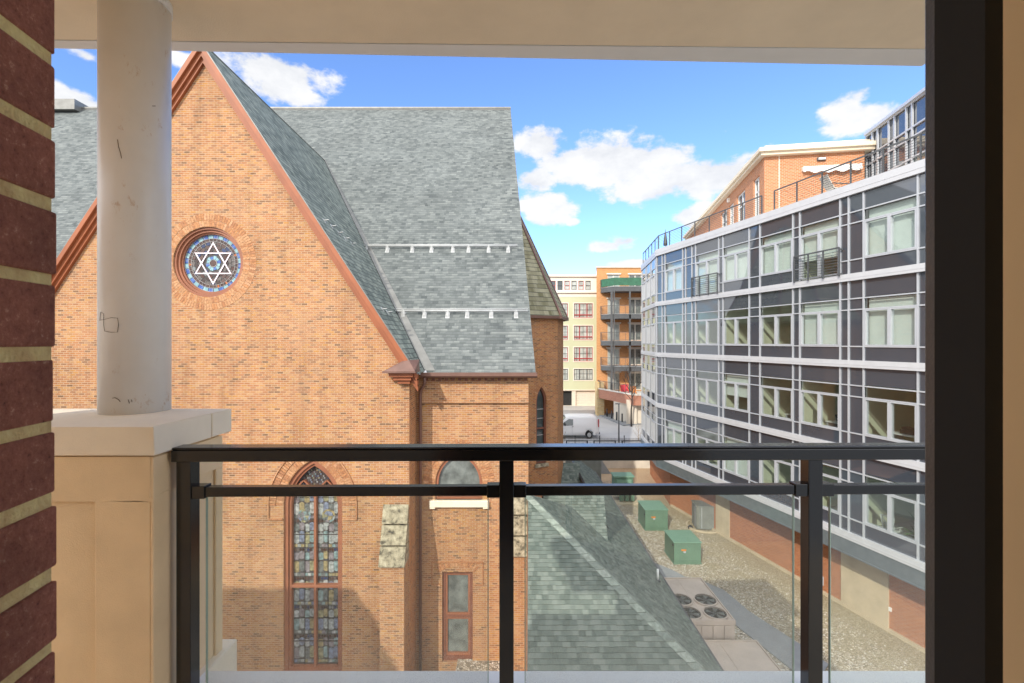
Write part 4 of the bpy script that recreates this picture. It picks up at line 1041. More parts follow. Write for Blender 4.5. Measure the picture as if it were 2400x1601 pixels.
# glazed penthouse beside it
FQ = Frame((18.85, 24.9, 0), (-.165, -.986, 0), (-.986, .165, 0))
m = MB(); s_ = MB(); p_ = MB(); zt = lambda u: 10.95
LQ = 16
us = [0, .55, 1.0, 1.9, 2.35, 3.2, 3.6, 4.6, 5.1, 6.2, 6.7, 7.8, 8.3, 9.4, 10, 11.2, 12, 13.2, 14, 16]
for u in us: m.lbox(FQ, u - .04, u + .04, 6.2, 10.9, 0, .08)
for z in (8.35, 9.3, 9.75, 10.87, 6.5): m.lbox(FQ, 0, LQ, z - .035, z + .035, 0, .075)
m.lbox(FQ, 0, LQ, 10.9, 11.05, -.3, .18)
m.build('penthouse_mullions', M['alu'], office)
for i in range(len(us) - 1):
    big = us[i + 1] - us[i] > .7
    (p_ if big else s_).lbox(FQ, us[i], us[i + 1], 6.2, 8.35, -.05, -.02); (s_).lbox(FQ, us[i], us[i + 1], 8.35, 10.9, -.05, -.02)
p_.build('penthouse_glass', M['win_glass'], office); s_.build('penthouse_panels', M['spandrel'], office)
m = MB(); m.lbox(FQ, 0, LQ, 6.3, 10.8, -3.2, -3.0); m.lbox(FQ, -.2, LQ, 10.8, 10.9, -6, -.05, 0); m.build('penthouse_interior', M['blind'], office)
m = MB(); m.lbox(FQ, -.12, 0, 6.2, 10.9, -.5, .05); m.build('penthouse_pier', M['steel'], office)
# things on the building
hv = at(1480 + 1340 / 2.904, 180 + 400 / 2.904, 28.0)
rt = empty('rooftop_unit', (hv.x, 28.0, 10.59), 'grey louvred ventilation unit on the cream penthouse roof', 'ventilation unit')
m = MB(); m.box(hv.x - .48, hv.x + .48, 27.6, 28.5, 10.59, 11.05); m.hexa([(hv.x - .75, 27.7, 10.59), (hv.x - .48, 27.7, 10.59), (hv.x - .48, 28.4, 10.59), (hv.x - .75, 28.4, 10.59), (hv.x - .5, 27.7, 10.95), (hv.x - .48, 27.7, 10.95), (hv.x - .48, 28.4, 10.95), (hv.x - .5, 28.4, 10.95)]); m.build('casing', M['grey_metal'], rt)
m = MB()
for k in range(9): m.box(hv.x - .42 + k * .098, hv.x - .36 + k * .098, 27.57, 27.6, 10.66, 10.95)
m.build('louvre', M['black_matt'], rt)
m = MB(); m.box(hv.x - .5, hv.x + .5, 27.58, 28.52, 11.05, 11.09); m.build('lid', M['cream_trim'], rt)
# terrace chair
tc_u = zu(1290); tcl = FO.p(tc_u, 6.28, -.9)
ch = empty('terrace_chair', tcl, 'white reclining garden chair behind the roof terrace railing', 'chair')
m = MB(); T = lambda a, b, c: tcl + Vector((a, b, c))
m.hexa([T(-.3, -.25, .42), T(.35, -.25, .38), T(.35, .25, .38), T(-.3, .25, .42), T(-.3, -.25, .46), T(.35, -.25, .42), T(.35, .25, .42), T(-.3, .25, .46)]); m.build('seat', M['cream_trim'], ch)
m = MB()
for k in range(5): m.bar(T(-.28, -.22 + k * .11, .44), T(-.62, -.22 + k * .11, 1.02), .08, .025)
m.bar(T(-.6, -.27, 1.0), T(-.6, .27, 1.0), .05, .04); m.build('backrest', M['cream_trim'], ch)
for sx, sy in ((-.28, -.24), (-.28, .24), (.32, -.24), (.32, .24)): m = MB(); m.bar(T(sx, sy, 0), T(sx, sy, .42), .035, .035); m.build('leg', M['steel'], ch)
for sy in (-.28, .28): m = MB(); m.bar(T(-.4, sy, .64), T(.38, sy, .6), .05, .03); m.bar(T(.36, sy, .6), T(.33, sy, .4), .03, .03); m.build('armrest', M['steel'], ch)
ux_ = FO2.p(.6, 6.28, -.7)
um = empty('closed_parasol', ux_, 'small dark closed parasol at the far corner of the roof terrace', 'parasol')
m = MB(); m.tube([ux_, ux_ + Vector((0, 0, 1.7))], .02, 8); m.build('pole', M['steel'], um)
m = MB(); m.tube([ux_ + Vector((0, 0, .55)), ux_ + Vector((0, 0, .7)), ux_ + Vector((0, 0, 1.2)), ux_ + Vector((0, 0, 1.6))], [.14, .15, .09, .02], 8, smooth=False); m.build('canopy', M['black_matt'], um)
# furniture behind the glass
def desk(F, u, w, z, label, grp='desks in the offices'):
    L_ = F.p(u, z, w); d = empty('desk', L_, label, 'desk', grp)
    m = MB(); m.lbox(F, u - .7, u + .7, z + .7, z + .74, w - .4, w + .4); m.build('desktop', M['white_paint'], d)
    for su in (-.64, .64):
        m = MB(); m.lbox(F, u + su - .03, u + su + .03, z, z + .7, w - .36, w + .36); m.build('leg', M['alu'], d)
def office_chair(F, u, w, z, label, cmat, grp='chairs in the offices'):
    L_ = F.p(u, z, w); c = empty('office_chair', L_, label, 'chair', grp)
    m = MB(); m.lbox(F, u - .24, u + .24, z + .44, z + .5, w - .24, w + .24); m.build('seat', M[cmat], c, bevel=.02)
    m = MB(); P = [F.p(u - .25, z + 1.02, w + .3), F.p(u + .25, z + 1.02, w + .3), F.p(u + .16, z + .52, w + .26), F.p(u - .16, z + .52, w + .26)]
    for i in range(4): m.bar(P[i], P[(i + 1) % 4], .045, .035)
    m.bar(P[0], F.p(u, z + .68, w + .28), .03, .03); m.bar(P[1], F.p(u, z + .68, w + .28), .03, .03); m.bar(F.p(u, z + .68, w + .28), F.p(u, z + .5, w + .24), .05, .03); m.build('backrest', M[cmat], c)
    m = MB(); m.tube([F.p(u, z + .08, w), F.p(u, z + .44, w)], .03, 8)
    for k in range(5): t = k * 1.2566; m.bar(F.p(u, z + .08, w), F.p(u + .28 * math.cos(t), z + .05, w + .28 * math.sin(t)), .04, .03)
    m.build('base', M[cmat], c)
    for s in (-1, 1): m = MB(); m.bar(F.p(u + s * .27, z + .66, w - .12), F.p(u + s * .27, z + .66, w + .15), .04, .03); m.bar(F.p(u + s * .27, z + .66, w), F.p(u + s * .25, z + .46, w), .03, .03); m.build('armrest', M[cmat], c)
w5 = wins[5]; w4 = wins[4]; w3 = wins[3]
cx5 = w5[0] + .35 * (w5[1] - w5[0])
office_chair(FO, w5[1] - .55, -.75, -7.82, 'white office chair with an open Y-shaped back beside the lowest right window', 'white_paint')
zf = -4.34
desk(FO, w5[1] - .9, -1.3, zf, 'white office desk in the large yellow office nearest the railing end')
desk(FO, w4[0] + .8, -1.3, zf, 'white office desk in the yellow office left of the nearest one')
desk(FO, w3[0] + .7, -1.3, zf, 'white office desk in the third yellow office from the right')
office_chair(FO, w5[1] - .9, -2.1, zf, 'black office chair behind the desk of the yellow office nearest the railing end', 'black_matt')
office_chair(FO, w4[1] - .9, -1.6, zf, 'black office chair in the yellow office left of the nearest one', 'black_matt')
for i_, (uu, lbl) in enumerate(((w5[1] - .8, 'black desk printer with grey lid in the nearest yellow office'), (w4[0] + .7, 'black desk phone set on the desk left of the nearest office'))):
    L_ = FO.p(uu, zf + .74, -1.3); m = MB(); m.lbox(FO, uu - .25, uu + .25, zf + .745, zf + .9, -1.5, -1.1); m.lbox(FO, uu - .2, uu + .22, zf + .9, zf + 1.0, -1.45, -1.15)
    tag(m.build('desk_printer' if i_ == 0 else 'desk_phone', M['black_matt'], None, loc=L_), lbl, 'printer' if i_ == 0 else 'telephone')
zf1 = -.82; u = w3[1] - .6
m = MB(); L_ = FO.p(u, zf1 + .6, -.3); m.lbox(FO, u - .3, u + .3, zf1 + .6, zf1 + .64, -.55, -.2); m.lbox(FO, u - .27, u - .23, zf1, zf1 + .6, -.5, -.25); m.lbox(FO, u + .23, u + .27, zf1, zf1 + .6, -.5, -.25)
tag(m.build('side_table', M['trim_dark'], None, loc=L_), 'small dark table just inside the office window with the white wall', 'table')
# potted plant at the nearest low window
def potted(F, u, w, z, label):
    L_ = F.p(u, z, w); r_ = empty('potted_plant', L_, label, 'plant')
    m = MB(); m.tube([L_, L_ + Vector((0, 0, .35))], [.14, .2], 12); m.build('pot', M['white_paint'], r_)
    m = MB(); rn = random.Random(4)
    for k in range(130):
        t = rn.uniform(0, 6.28); el = rn.uniform(.1, 1.4); l = rn.uniform(.25, .75); b0 = L_ + Vector((0, 0, .4 + rn.uniform(0, .7)))
        d = Vector((math.cos(t) * math.cos(el), math.sin(t) * math.cos(el), math.sin(el))); s = d.cross(Vector((0, 0, 1))).normalized() * .05
        p = b0 + d * l * .4; q = b0 + d * l + Vector((0, 0, -.08)); m.poly([b0, p + s, q, p - s])
    m.build('leaves', M['leaf_green'], r_)
potted(FO, w5[0] + .25, -.55, -7.85, 'leafy green pot plant inside the lowest right window beside the white chair')

# ================================================================ FAR BUILDINGS
def XF(xf, d): return (xf - 1200) / FPX * d
def ZF(yf, d): return (800 - yf) / FPX * d
GD = 70.0
FGR = Frame((0, GD, 0), (1, 0, 0), (0, -1, 0))
gx = lambda z: XF(1280 + z / 6.03, GD); gz = lambda z: ZF(600 + z / 6.03, GD); gz8 = lambda z: ZF(850 + z / 6.03, GD)
green = empty('pale_green_apartments', (10, GD, -9.6), 'pale green apartment block with a cream top storey and red window frames', 'building')
X0, X1 = gx(-520), gx(722)
rows = [(gz(870), gz(667)), (gz(1180), gz(982)), (gz(1486), gz(1288)), (gz8(243), gz8(86))]
colsx = [(gx(392), gx(658)), (gx(40), gx(308)), (gx(-315), gx(-45))]
holes = [rect(a, b, z0, z1) for (z0, z1) in rows for (a, b) in colsx]
top_w = [(gx(60 + 99 * k), gx(60 + 99 * k + 74)) for k in range(-5, 6)]
tz0, tz1 = gz(480), gz(348)
zg0 = gz8(385)
m = MB(); wall(m, FGR, [(X0, zg0), (X1, zg0), (X1, gz(575)), (X0, gz(575))], holes, 0, .25); m.build('wall', M['pale_green'], green)
m = MB(); wall(m, FGR, [(X0, gz(575)), (X1, gz(575)), (X1, gz(278)), (X0, gz(278))], [rect(a, b, tz0, tz1) for a, b in top_w], .03, .2)
m.lbox(FGR, X0, X1, gz(520), gz(497), .03, .3); m.lbox(FGR, X0, X1, gz(292), gz(268), .03, .35); m.build('top_storey', M['cream_trim'], green)
m = MB(); m.box(X0, X1, GD + .01, GD + 14, gz(300), gz(285)); m.build('roof', M['concrete_grey'], green)
m = MB(); gd = [(gx(418), gx(700)), (gx(60), gx(365)), (gx(-300), gx(0))]
zb = -9.6; zh = gz8(398)
wall(m, FGR, [(X0, zb), (X1, zb), (X1, zg0), (X0, zg0)], [[(a, zb + .01), (b, zb + .01), (b, zh), (a, zh)] for a, b in gd], 0, .5); m.lbox(FGR, X0, X1, zg0 - .06, zg0 + .1, 0, .12)
m.build('garage_level', M['garage'], green)
m = MB(); a, b = gd[0]
for k in range(6): m.lbox(FGR, a, b, zb + k * (zh - zb) / 6 + .01, zb + (k + 1) * (zh - zb) / 6 - .01, -.36, -.3)
m.build('garage_door', M['garage'], green)
m = MB()
for a, b in gd[1:]: m.box(a - 1, b + 1, GD + .5, GD + 9, zb + .01, zh + .3)
for f in range(len(m.f)): m.f[f] = m.f[f][::-1]
m.build('garage_interior', M['dark'], green)
def flat_window(F, a, b, z0, z1, frm, cols, rows_, parent, lowrow=0, depth=.15):
    m = MB(); frame_ring(m, F, rect(a - .12, b + .12, z0 - .12, z1 + .12), rect(a, b, z0, z1), 0, .05); o = m.build('window', M['cream_trim'], parent)
    m = MB(); fw = .12
    frame_ring(m, F, rect(a, b, z0, z1), rect(a + fw * .6, b - fw * .6, z0 + fw * .6, z1 - fw * .6), -.2, -.06)
    for c in cols: x = a + (b - a) * c; m.lbox(F, x - fw / 2, x + fw / 2, z0, z1, -.14, -.05)
    if lowrow: m.lbox(F, a, b, z0 + (z1 - z0) * lowrow - .07, z0 + (z1 - z0) * lowrow + .07, -.14, -.052)
    m.build('frame', M[frm], o)
    m = MB()
    for r in rows_: z = z0 + (z1 - z0) * r; m.lbox(F, a, b, z - .03, z + .03, -.14, -.1)
    cc = [0] + list(cols) + [1]
    for i in range(len(cc) - 1): x = a + (b - a) * (cc[i] + cc[i + 1]) / 2; m.lbox(F, x - .02, x + .02, z0, z1, -.14, -.1)
    m.build('glazing_bars', M['steel'], o)
    m = MB(); m.lbox(F, a, b, z0, z1, -.19, -.15); m.build('pane', M['curtain'], o)
    return o
for ri, (z0, z1) in enumerate(rows):
    for (a, b) in colsx: flat_window(FGR, a, b, z0, z1, 'steel' if ri == 3 else 'red_frame', (.3, .7), (.55,), green, 0 if ri == 3 else .2)
for k, (a, b) in enumerate(top_w):
    m = MB(); frame_ring(m, FGR, rect(a, b, tz0, tz1), rect(a + .06, b - .06, tz0 + .06, tz1 - .06), -.15, 0); m.lbox(FGR, a, b, (tz0 + tz1) / 2 - .03, (tz0 + tz1) / 2 + .03, -.1, -.02)
    o = m.build('window', M['red_frame' if k % 2 else 'steel'], green); m = MB(); m.lbox(FGR, a, b, tz0, tz1, -.15, -.12); m.build('pane', M['curtain' if k > 6 else 'dark_glass'], o)
# roof aerial
m = MB(); ax = gx(0); L_ = (ax, GD + 3, gz(285)); m.tube([(ax, GD + 3, gz(285)), (ax, GD + 3, gz(200))], .05, 6)
for k in range(4): m.tube([(ax - .4, GD + 3, gz(225 + k * 10)), (ax + .4, GD + 3, gz(225 + k * 10))], .03, 5)
tag(m.build('aerial', M['steel'], None, loc=L_), 'thin dark roof aerial on the pale green block beside the church roof', 'aerial')

# ---- orange brick apartments
OD = 62.0; FOR = Frame((0, OD, 0), (1, 0, 0), (0, -1, 0))
ox = lambda z: XF(1280 + z / 6.03, OD); oz = lambda z: ZF(600 + z / 6.03, OD); oz8 = lambda z: ZF(850 + z / 6.03, OD)
orange = empty('orange_brick_apartments', (16, OD, -9.6), 'orange brick apartment block with stacked dark steel balconies on its front', 'building')
xa, xb = ox(712), ox(712) + 16
lv = [oz(455), oz(828), oz(1195), oz8(35)]        # top edges of the balcony slabs, downwards
dz = []
ocols = [(ox(868), ox(1040)), (ox(1168), ox(1350)), (ox(1480), ox(1660))]
hl = []
lvl_floor = lv + [oz8(390)]
tops = [oz(262), oz(605), oz(955), oz(1305), oz8(140)]
for z0, z1 in zip(lvl_floor, tops):
    for a, b in ocols: hl.append((a, b, z0 + .05, z1))
m = MB(); wall(m, FOR, [(xa, -9.6), (xb, -9.6), (xb, oz(160)), (xa, oz(160))], [rect(a, b, z0, z1) for a, b, z0, z1 in hl], 0, .25)
xs2 = xa * (OD + 12) / OD + .1; m.poly([(xs2, OD + 12, -9.6), (xa, OD, -9.6), (xa, OD, oz(160)), (xs2, OD + 12, oz(160))]); m.build('wall', M['orange_brick'], orange)
m = MB(); m.prism([(xa - .1, OD - .15, oz(163)), (xb, OD - .15, oz(163)), (xb, OD + 12, oz(163)), (xs2, OD + 12, oz(163))], (0, 0, oz(150) - oz(163))); m.build('roof', M['cream_trim'], orange)
for i, (a, b, z0, z1) in enumerate(hl):
    m = MB(); frame_ring(m, FOR, rect(a, b, z0, z1), rect(a + .1, b - .1, z0 + .1, z1 - .1), -.2, -.08); m.lbox(FOR, (a + b) / 2 - .06, (a + b) / 2 + .06, z0, z1, -.18, -.07)
    o = m.build('balcony_door', M['cream_trim'], orange); m = MB(); m.lbox(FOR, a + .05, b - .05, z0 + .05, z1 - .05, -.16, -.13); m.build('pane', M['church_glass' if i % 3 else 'curtain'], o)
    m = MB(); m.lbox(FOR, a - .15, b + .15, z1 + .02, z1 + .18, 0, .14); m.build('lintel', M['cream_trim'], o)
BP = 2.4
def balc_poly(z): return [Vector((ox(770), OD, z)), Vector((ox(770), OD - .5, z)), Vector((ox(912), OD - BP, z)), Vector((xb - 1, OD - BP, z)), Vector((xb - 1, OD, z))]
for k, z in enumerate(lv):
    m = MB(); m.prism(balc_poly(z - .62), (0, 0, .56)); bo = m.build('balcony', M['steel'], orange)
    m = MB(); m.prism([p + (p - Vector((14, OD - 1, z))).normalized() * .06 for p in balc_poly(z - .06)], (0, 0, .06)); m.build('slab_edge', M['concrete_grey'], bo)
    pts = balc_poly(z)[:4]; m = MB()
    for i in range(3):
        a, b = pts[i], pts[i + 1]; L = (b - a).length; n = max(1, round(L / .14))
        m.bar(a + Vector((0, 0, 1.08)), b + Vector((0, 0, 1.08)), .05, .05); m.bar(a + Vector((0, 0, .12)), b + Vector((0, 0, .12)), .03, .03)
        for j in range(n + 1):
            p = a.lerp(b, j / n); w_ = .045 if j % 10 == 0 else .014; m.bar(p, p + Vector((0, 0, 1.08)), w_, w_)
    m.build('railing', M['steel'], bo)
    if k == 0:
        m = MB()
        for i in range(3):
            a, b = pts[i] + Vector((0, -.04, .1)), pts[i + 1] + Vector((0, -.04, .1)); m.prism([a, b, b + Vector((0, 0, .98)), a + Vector((0, 0, .98))], (0, -.01, 0))
        m.build('privacy_cloth', M['green_cloth'], bo)
for zx, w_ in ((925, .26), (960, .14), (1183, .2)):
    X = XF(1280 + zx / 6.03, OD - BP + .1); m = MB(); m.box(X - w_ / 2, X + w_ / 2, OD - BP, OD - BP + .2, oz8(390), lv[0] - .6); m.build('steel_column', M['steel'], orange)
# terrace wall at the first floor, coming toward the street
T0 = at(1280 + 760 / 6.03, 850 + 365 / 6.03, 60.5); T1 = at(1280 + 1250 / 6.03, 850 + 470 / 6.03, 53.5); T2 = at(1280 + 1450 / 6.03, 850 + 470 / 6.03, 53.5)
zt = T0.z; 
path = [Vector((T0.x, 61.9, zt)), Vector((T0.x, T0.y, zt)), Vector((T1.x, T1.y, zt)), Vector((T2.x + 4, T2.y, zt))]
m = MB()
for i in range(3): m.bar(path[i] - Vector((0, 0, .62)), path[i + 1] - Vector((0, 0, .62)), .25, 1.15)
m.build('terrace_wall', M['pink_brick'], orange)
m = MB()
for i in range(3): m.bar(path[i] + Vector((0, 0, 0)), path[i + 1] + Vector((0, 0, 0)), .38, .12)
m.prism([p - Vector((0, 0, .55)) for p in path] + [Vector((T2.x + 4, 61.8, zt - .55))], (0, 0, .1)); m.build('terrace_coping', M['cream_trim'], orange)
m = MB()
for i in range(3):
    a, b = path[i] + Vector((0, 0, .06)), path[i + 1] + Vector((0, 0, .06)); L = (b - a).length; n = max(1, round(L / .16)); m.bar(a + Vector((0, 0, .95)), b + Vector((0, 0, .95)), .06, .05)
    for j in range(n + 1): p = a.lerp(b, j / n); w_ = .06 if j % 9 == 0 else .016; m.bar(p, p + Vector((0, 0, .95)), w_, w_)
m.build('terrace_railing', M['steel'], orange)
m = MB(); m.box(xa - .15, ox(792), OD - 1.4, OD + .2, -9.6, oz8(262)); m.build('stone_pier', M['sandstone'], orange)
m = MB(); xw = at(1280 + 962 / 6.03, 900, 57).x
m.prism([(xw, 57, -9.6), (at(1280 + 1290 / 6.03, 900, 54.2).x, 54.2, -9.6), (at(1280 + 1290 / 6.03, 900, 54.2).x, 54.2, zt - 1.2), (xw, 57, zt - 1.2)], (0, .3, 0))
m.box(T2.x - 1.6, T2.x + 3, 54.4, 54.7, -9.6, zt - 1.2); m.build('ground_floor_wall', M['garage'], orange)
m = MB(); m.box(at(1280 + 1100 / 6.03, 900, 54).x + .3, at(1280 + 1280 / 6.03, 900, 54).x, 54.0, 54.1, -9.6, -6.7); m.build('shutter', M['garage'], orange)
# chairs and plant on that terrace
def patio_chair(x, y, z, label, mm):
    c = empty('patio_chair', (x, y, z), label, 'chair', 'chairs on the first-floor terrace')
    m = MB(); m.box(x - .28, x + .28, y - .25, y + .25, z + .38, z + .45); m.build('seat', M[mm], c)
    m = MB(); m.hexa([(x - .3, y + .22, z + .4), (x + .3, y + .22, z + .4), (x + .3, y + .3, z + .4), (x - .3, y + .3, z + .4), (x - .36, y + .42, z + 1.15), (x + .36, y + .42, z + 1.15), (x + .36, y + .48, z + 1.15), (x - .36, y + .48, z + 1.15)]); m.build('backrest', M[mm], c)
    for sx in (-.25, .25):
        for sy in (-.2, .22): m = MB(); m.bar((x + sx, y + sy, z), (x + sx, y + sy, z + .4), .05, .05); m.build('leg', M[mm], c)
tzf = zt - .44
pc = at(1280 + 1085 / 6.03, 905, 58); patio_chair(pc.x, 57.5, tzf, 'red plastic chair on the first-floor terrace nearest the steel columns', 'red_plastic')
pc = at(1280 + 1125 / 6.03, 905, 58); patio_chair(pc.x + .2, 58.6, tzf, 'red plastic chair on the terrace, second from the steel columns', 'red_plastic')
pc = at(1280 + 1238 / 6.03, 905, 56.5); patio_chair(pc.x, 56.3, tzf, 'orange chair on the terrace half behind bare branches', 'orange_label')

# ================================================================ TREES
def branchy(base, h, seed, trunk_r, label, mat_, levels=4, spread=.5, first=.35, cat='tree', name='bare_tree', lean=(0, 0)):
    rn = random.Random(seed); base = Vector(base); root = empty(name, base, label, cat)
    tr = MB(); br = MB()
    top = base + Vector((lean[0], lean[1], h * .62)); pts = [base.lerp(top, t / 5) + Vector((rn.uniform(-.03, .03), rn.uniform(-.03, .03), 0)) * h * .2 for t in range(6)]
    tr.tube(pts, [trunk_r * (1 - .1 * i) for i in range(6)], 8)
    def grow(p, d, L, r, lev):
        n = 4; q = [p]; dd = d
        for i in range(n):
            dd = (dd + Vector((rn.uniform(-.2, .2), rn.uniform(-.2, .2), rn.uniform(-.05, .2)))).normalized(); q.append(q[-1] + dd * L / n)
        br.tube(q, [r * (1 - .18 * i) for i in range(n + 1)], 5 if lev < 2 else 3, caps=False)
        if lev < levels:
            for k in range(rn.randint(3, 4)):
                a = rn.uniform(0, 6.28); s = rn.uniform(.4, spread + .5); nd = (dd + Vector((math.cos(a), math.sin(a), rn.uniform(-.1, .6))) * s).normalized()
                grow(q[rn.randint(1, n)], nd, L * rn.uniform(.5, .75), r * .5, lev + 1)
    for k in range(7):
        p = base.lerp(top, first + (1 - first) * k / 6); a = k * 2.4 + seed
        grow(p, Vector((math.cos(a) * .8, math.sin(a) * .8, .75)).normalized(), h * .3, trunk_r * .45, 1)
    tr.build('trunk', mat_, root); br.build('branches', mat_, root); return root
tp = at(1533, 1106, 41.5); branchy((tp.x, 41.5, -11.7), 3.6, 2, .09, 'small bare tree in the mulch bed before the concrete retaining wall', M['bark'], 3, .5, .55)
tp = at(1480, 993, 53); branchy((tp.x, 53.0, -9.6), 7.6, 9, .11, 'slim dark bare tree on the pavement before the pink brick terrace wall', M['bark_dark'], 3, .5, .62, lean=(.05, 0))
tp = at(1496, 1040, 45.5); branchy((tp.x, 45.5, -9.6), 1.9, 13, .03, 'bare twiggy shrub by the fence next to the glass building', M['bark'], 3, .6, .1, cat='shrub', name='bare_shrub')
tp = at(1320, 1045, 44.6); branchy((tp.x, 44.8, -9.8), 1.2, 17, .03, 'brown twiggy shrub below the front wheel of the white van', M['bark'], 3, .8, .05, cat='shrub', name='bare_shrub')

# ================================================================ STREET
VD = 46.4; VX = XF(1404, VD)        # rear end of the van
van = empty('delivery_van', (VX, VD + 1, -9.6), 'white windowless delivery van parked side-on behind the fence', 'van')
prof = [(0, .55), (0, 1.0), (-.06, 1.75), (-.28, 2.12), (-.8, 2.2), (-3.3, 2.2), (-3.75, 2.08), (-4.55, 1.42), (-5.35, 1.2), (-5.62, 1.0), (-5.68, .5), (-5.4, .38)]
for (wx) in (-4.62, -1.12):
    arc = [(wx - .48 * math.cos(math.pi * k / 8), .38 + .48 * math.sin(math.pi * k / 8)) for k in range(9)]
    prof += [(wx - .5, .33)] + arc + [(wx + .5, .33)]
prof += [(-.1, .4)]
def vw(z): return 1.0 if z < 1.15 else 1.0 - (z - 1.15) ** 1.6 * .16
gpts = [(x, z) for x in [-.4 * i for i in range(1, 14)] for z in (.75, 1.05, 1.3, 1.55, 1.8, 2.0)]
def inside2(p, loop):
    c = False
    for i in range(len(loop)):
        a, b = loop[i], loop[i - 1]
        if (a[1] > p[1]) != (b[1] > p[1]) and p[0] < (b[0] - a[0]) * (p[1] - a[1]) / (b[1] - a[1]) + a[0]: c = not c
    return c
win_side = [(-3.2, 1.28), (-2.62, 1.3), (-2.62, 1.9), (-3.1, 1.92), (-3.95, 1.45), (-3.95, 1.3)]
win_side = [(p[0] - .35, p[1]) for p in win_side]
gp = [g for g in gpts if inside2(g, prof)]
allp = [Vector(p) for p in prof + gp]; ed = [(i, (i + 1) % len(prof)) for i in range(len(prof))]
vs, _, fs, *_r = delaunay_2d_cdt(allp, ed, [], 1, 1e-6)
m = MB()
for f in fs:
    c = sum((vs[i] for i in f), Vector((0, 0))) / len(f)
    if not inside2((c.x, c.y), prof): continue
    for s in (-1, 1):
        q = [Vector((VX + vs[i].x, VD + 1 + s * vw(vs[i].y), -9.6 + vs[i].y)) for i in f]
        nrm = (q[1] - q[0]).cross(q[2] - q[0])
        if nrm.y * s < 0: q = q[::-1]
        m.poly(q, smooth=True)
for i in range(len(prof)):
    a, b = prof[i], prof[(i + 1) % len(prof)]
    m.poly([(VX + a[0], VD + 1 - vw(a[1]), -9.6 + a[1]), (VX + a[0], VD + 1 + vw(a[1]), -9.6 + a[1]), (VX + b[0], VD + 1 + vw(b[1]), -9.6 + b[1]), (VX + b[0], VD + 1 - vw(b[1]), -9.6 + b[1])])
m.build('body', M['car_white'], van, merge=True)
def side_patch(loop, off, name, mm, both=True):
    m = MB()
    for s in ((-1, 1) if both else (-1,)):
        q = [Vector((VX + p[0], VD + 1 + s * (vw(p[1]) + off), -9.6 + p[1])) for p in loop]
        if ((q[1] - q[0]).cross(q[2] - q[0])).y * s < 0: q = q[::-1]
        m.poly(q)
    return m.build(name, M[mm], van)
for s_ in (-1, 1):
    q = [Vector((VX + p[0], VD + 1 + s_ * (vw(p[1]) + .012), -9.6 + p[1])) for p in win_side]
    m = MB(); m.poly(q if s_ < 0 else q[::-1]); m.build('side_window', M['dark_glass'], van)
m = MB(); m.poly([(VX - 3.78, VD + .15, -9.6 + 2.07), (VX - 4.52, VD + .08, -9.6 + 1.47), (VX - 4.52, VD + 1.92, -9.6 + 1.47), (VX - 3.78, VD + 1.85, -9.6 + 2.07)][::-1]); 
for i in range(len(m.v)): m.v[i] = m.v[i] + Vector((-.02, 0, .02))
m.build('windscreen', M['dark_glass'], van)
m = MB(); m.box(VX - .04, VX + .1, VD + .05, VD + 1.95, -9.6 + .42, -9.6 + .62); m.box(VX - 5.75, VX - 5.6, VD + .05, VD + 1.95, -9.6 + .4, -9.6 + .62); m.build('bumper', M['steel'], van)
for s in (0, 1): m = MB(); m.box(VX - .1, VX + .02, VD + .01 + s * 1.86, VD + .13 + s * 1.86, -9.6 + 1.1, -9.6 + 1.9); m.build('tail_light', M['car_red'], van)
m = MB(); m.box(VX - 3.1, VX - 2.94, VD - .03, VD, -9.6 + 1.15, -9.6 + 1.2); m.build('door_handle', M['steel'], van)
m = MB(); m.box(VX - 4.0, VX - 3.85, VD - .25, VD - .02, -9.6 + 1.3, -9.6 + 1.55); m.build('wing_mirror', M['black_matt'], van)
m = MB(); 
for x in (-3.1, -4.15): m.box(VX + x, VX + x + .015, VD - .006, VD + .02, -9.6 + .5, -9.6 + 1.25)
m.build('door_seam', M['steel'], van)
for wx in (-4.62, -1.12):
    for s in (0, 1):
        y = VD + .02 + s * 1.74; m = MB(); m.tube([(VX + wx, y, -9.6 + .36), (VX + wx, y + .22, -9.6 + .36)], .36, 24, smooth=False); w_ = m.build('wheel', M['tyre'], van)
        yy = y - .012 if s == 0 else y + .232; m = MB(); m.tube([(VX + wx, yy, -9.6 + .36), (VX + wx, yy + (.02 if s == 0 else -.02), -9.6 + .36)], .23, 20, smooth=False)
        m.tube([(VX + wx, yy - (.02 if s == 0 else -.02), -9.6 + .36), (VX + wx, yy, -9.6 + .36)], .08, 12, smooth=False); m.build('rim', M['rim'], w_)
van.scale = (.86, 1, 1)
# car in the open garage
cx = gx(150); gcar = empty('parked_car', (cx, GD + 2.5, -9.6), 'dark car standing in the open garage bay behind the church corner', 'car')
m = MB(); m.prism([(cx - 2.2, GD + 1.8, -9.2), (cx + .5, GD + 1.8, -9.2), (cx + .5, GD + 1.8, -8.75), (cx - .2, GD + 1.8, -8.6), (cx - .8, GD + 1.8, -8.15), (cx - 2.2, GD + 1.8, -8.1)], (0, 1.7, 0)); m.build('body', M['grey_metal'], gcar, bevel=.06)
m = MB(); m.box(cx - 1.2, cx + .3, GD + 1.7, GD + 1.75, -8.05 + .3, -7.9 + .3)
for wx in (-1.6, -.1): mm_ = MB(); mm_.tube([(cx + wx, GD + 1.76, -9.28), (cx + wx, GD + 2.0, -9.28)], .32, 16, smooth=False); mm_.build('wheel', M['tyre'], gcar)
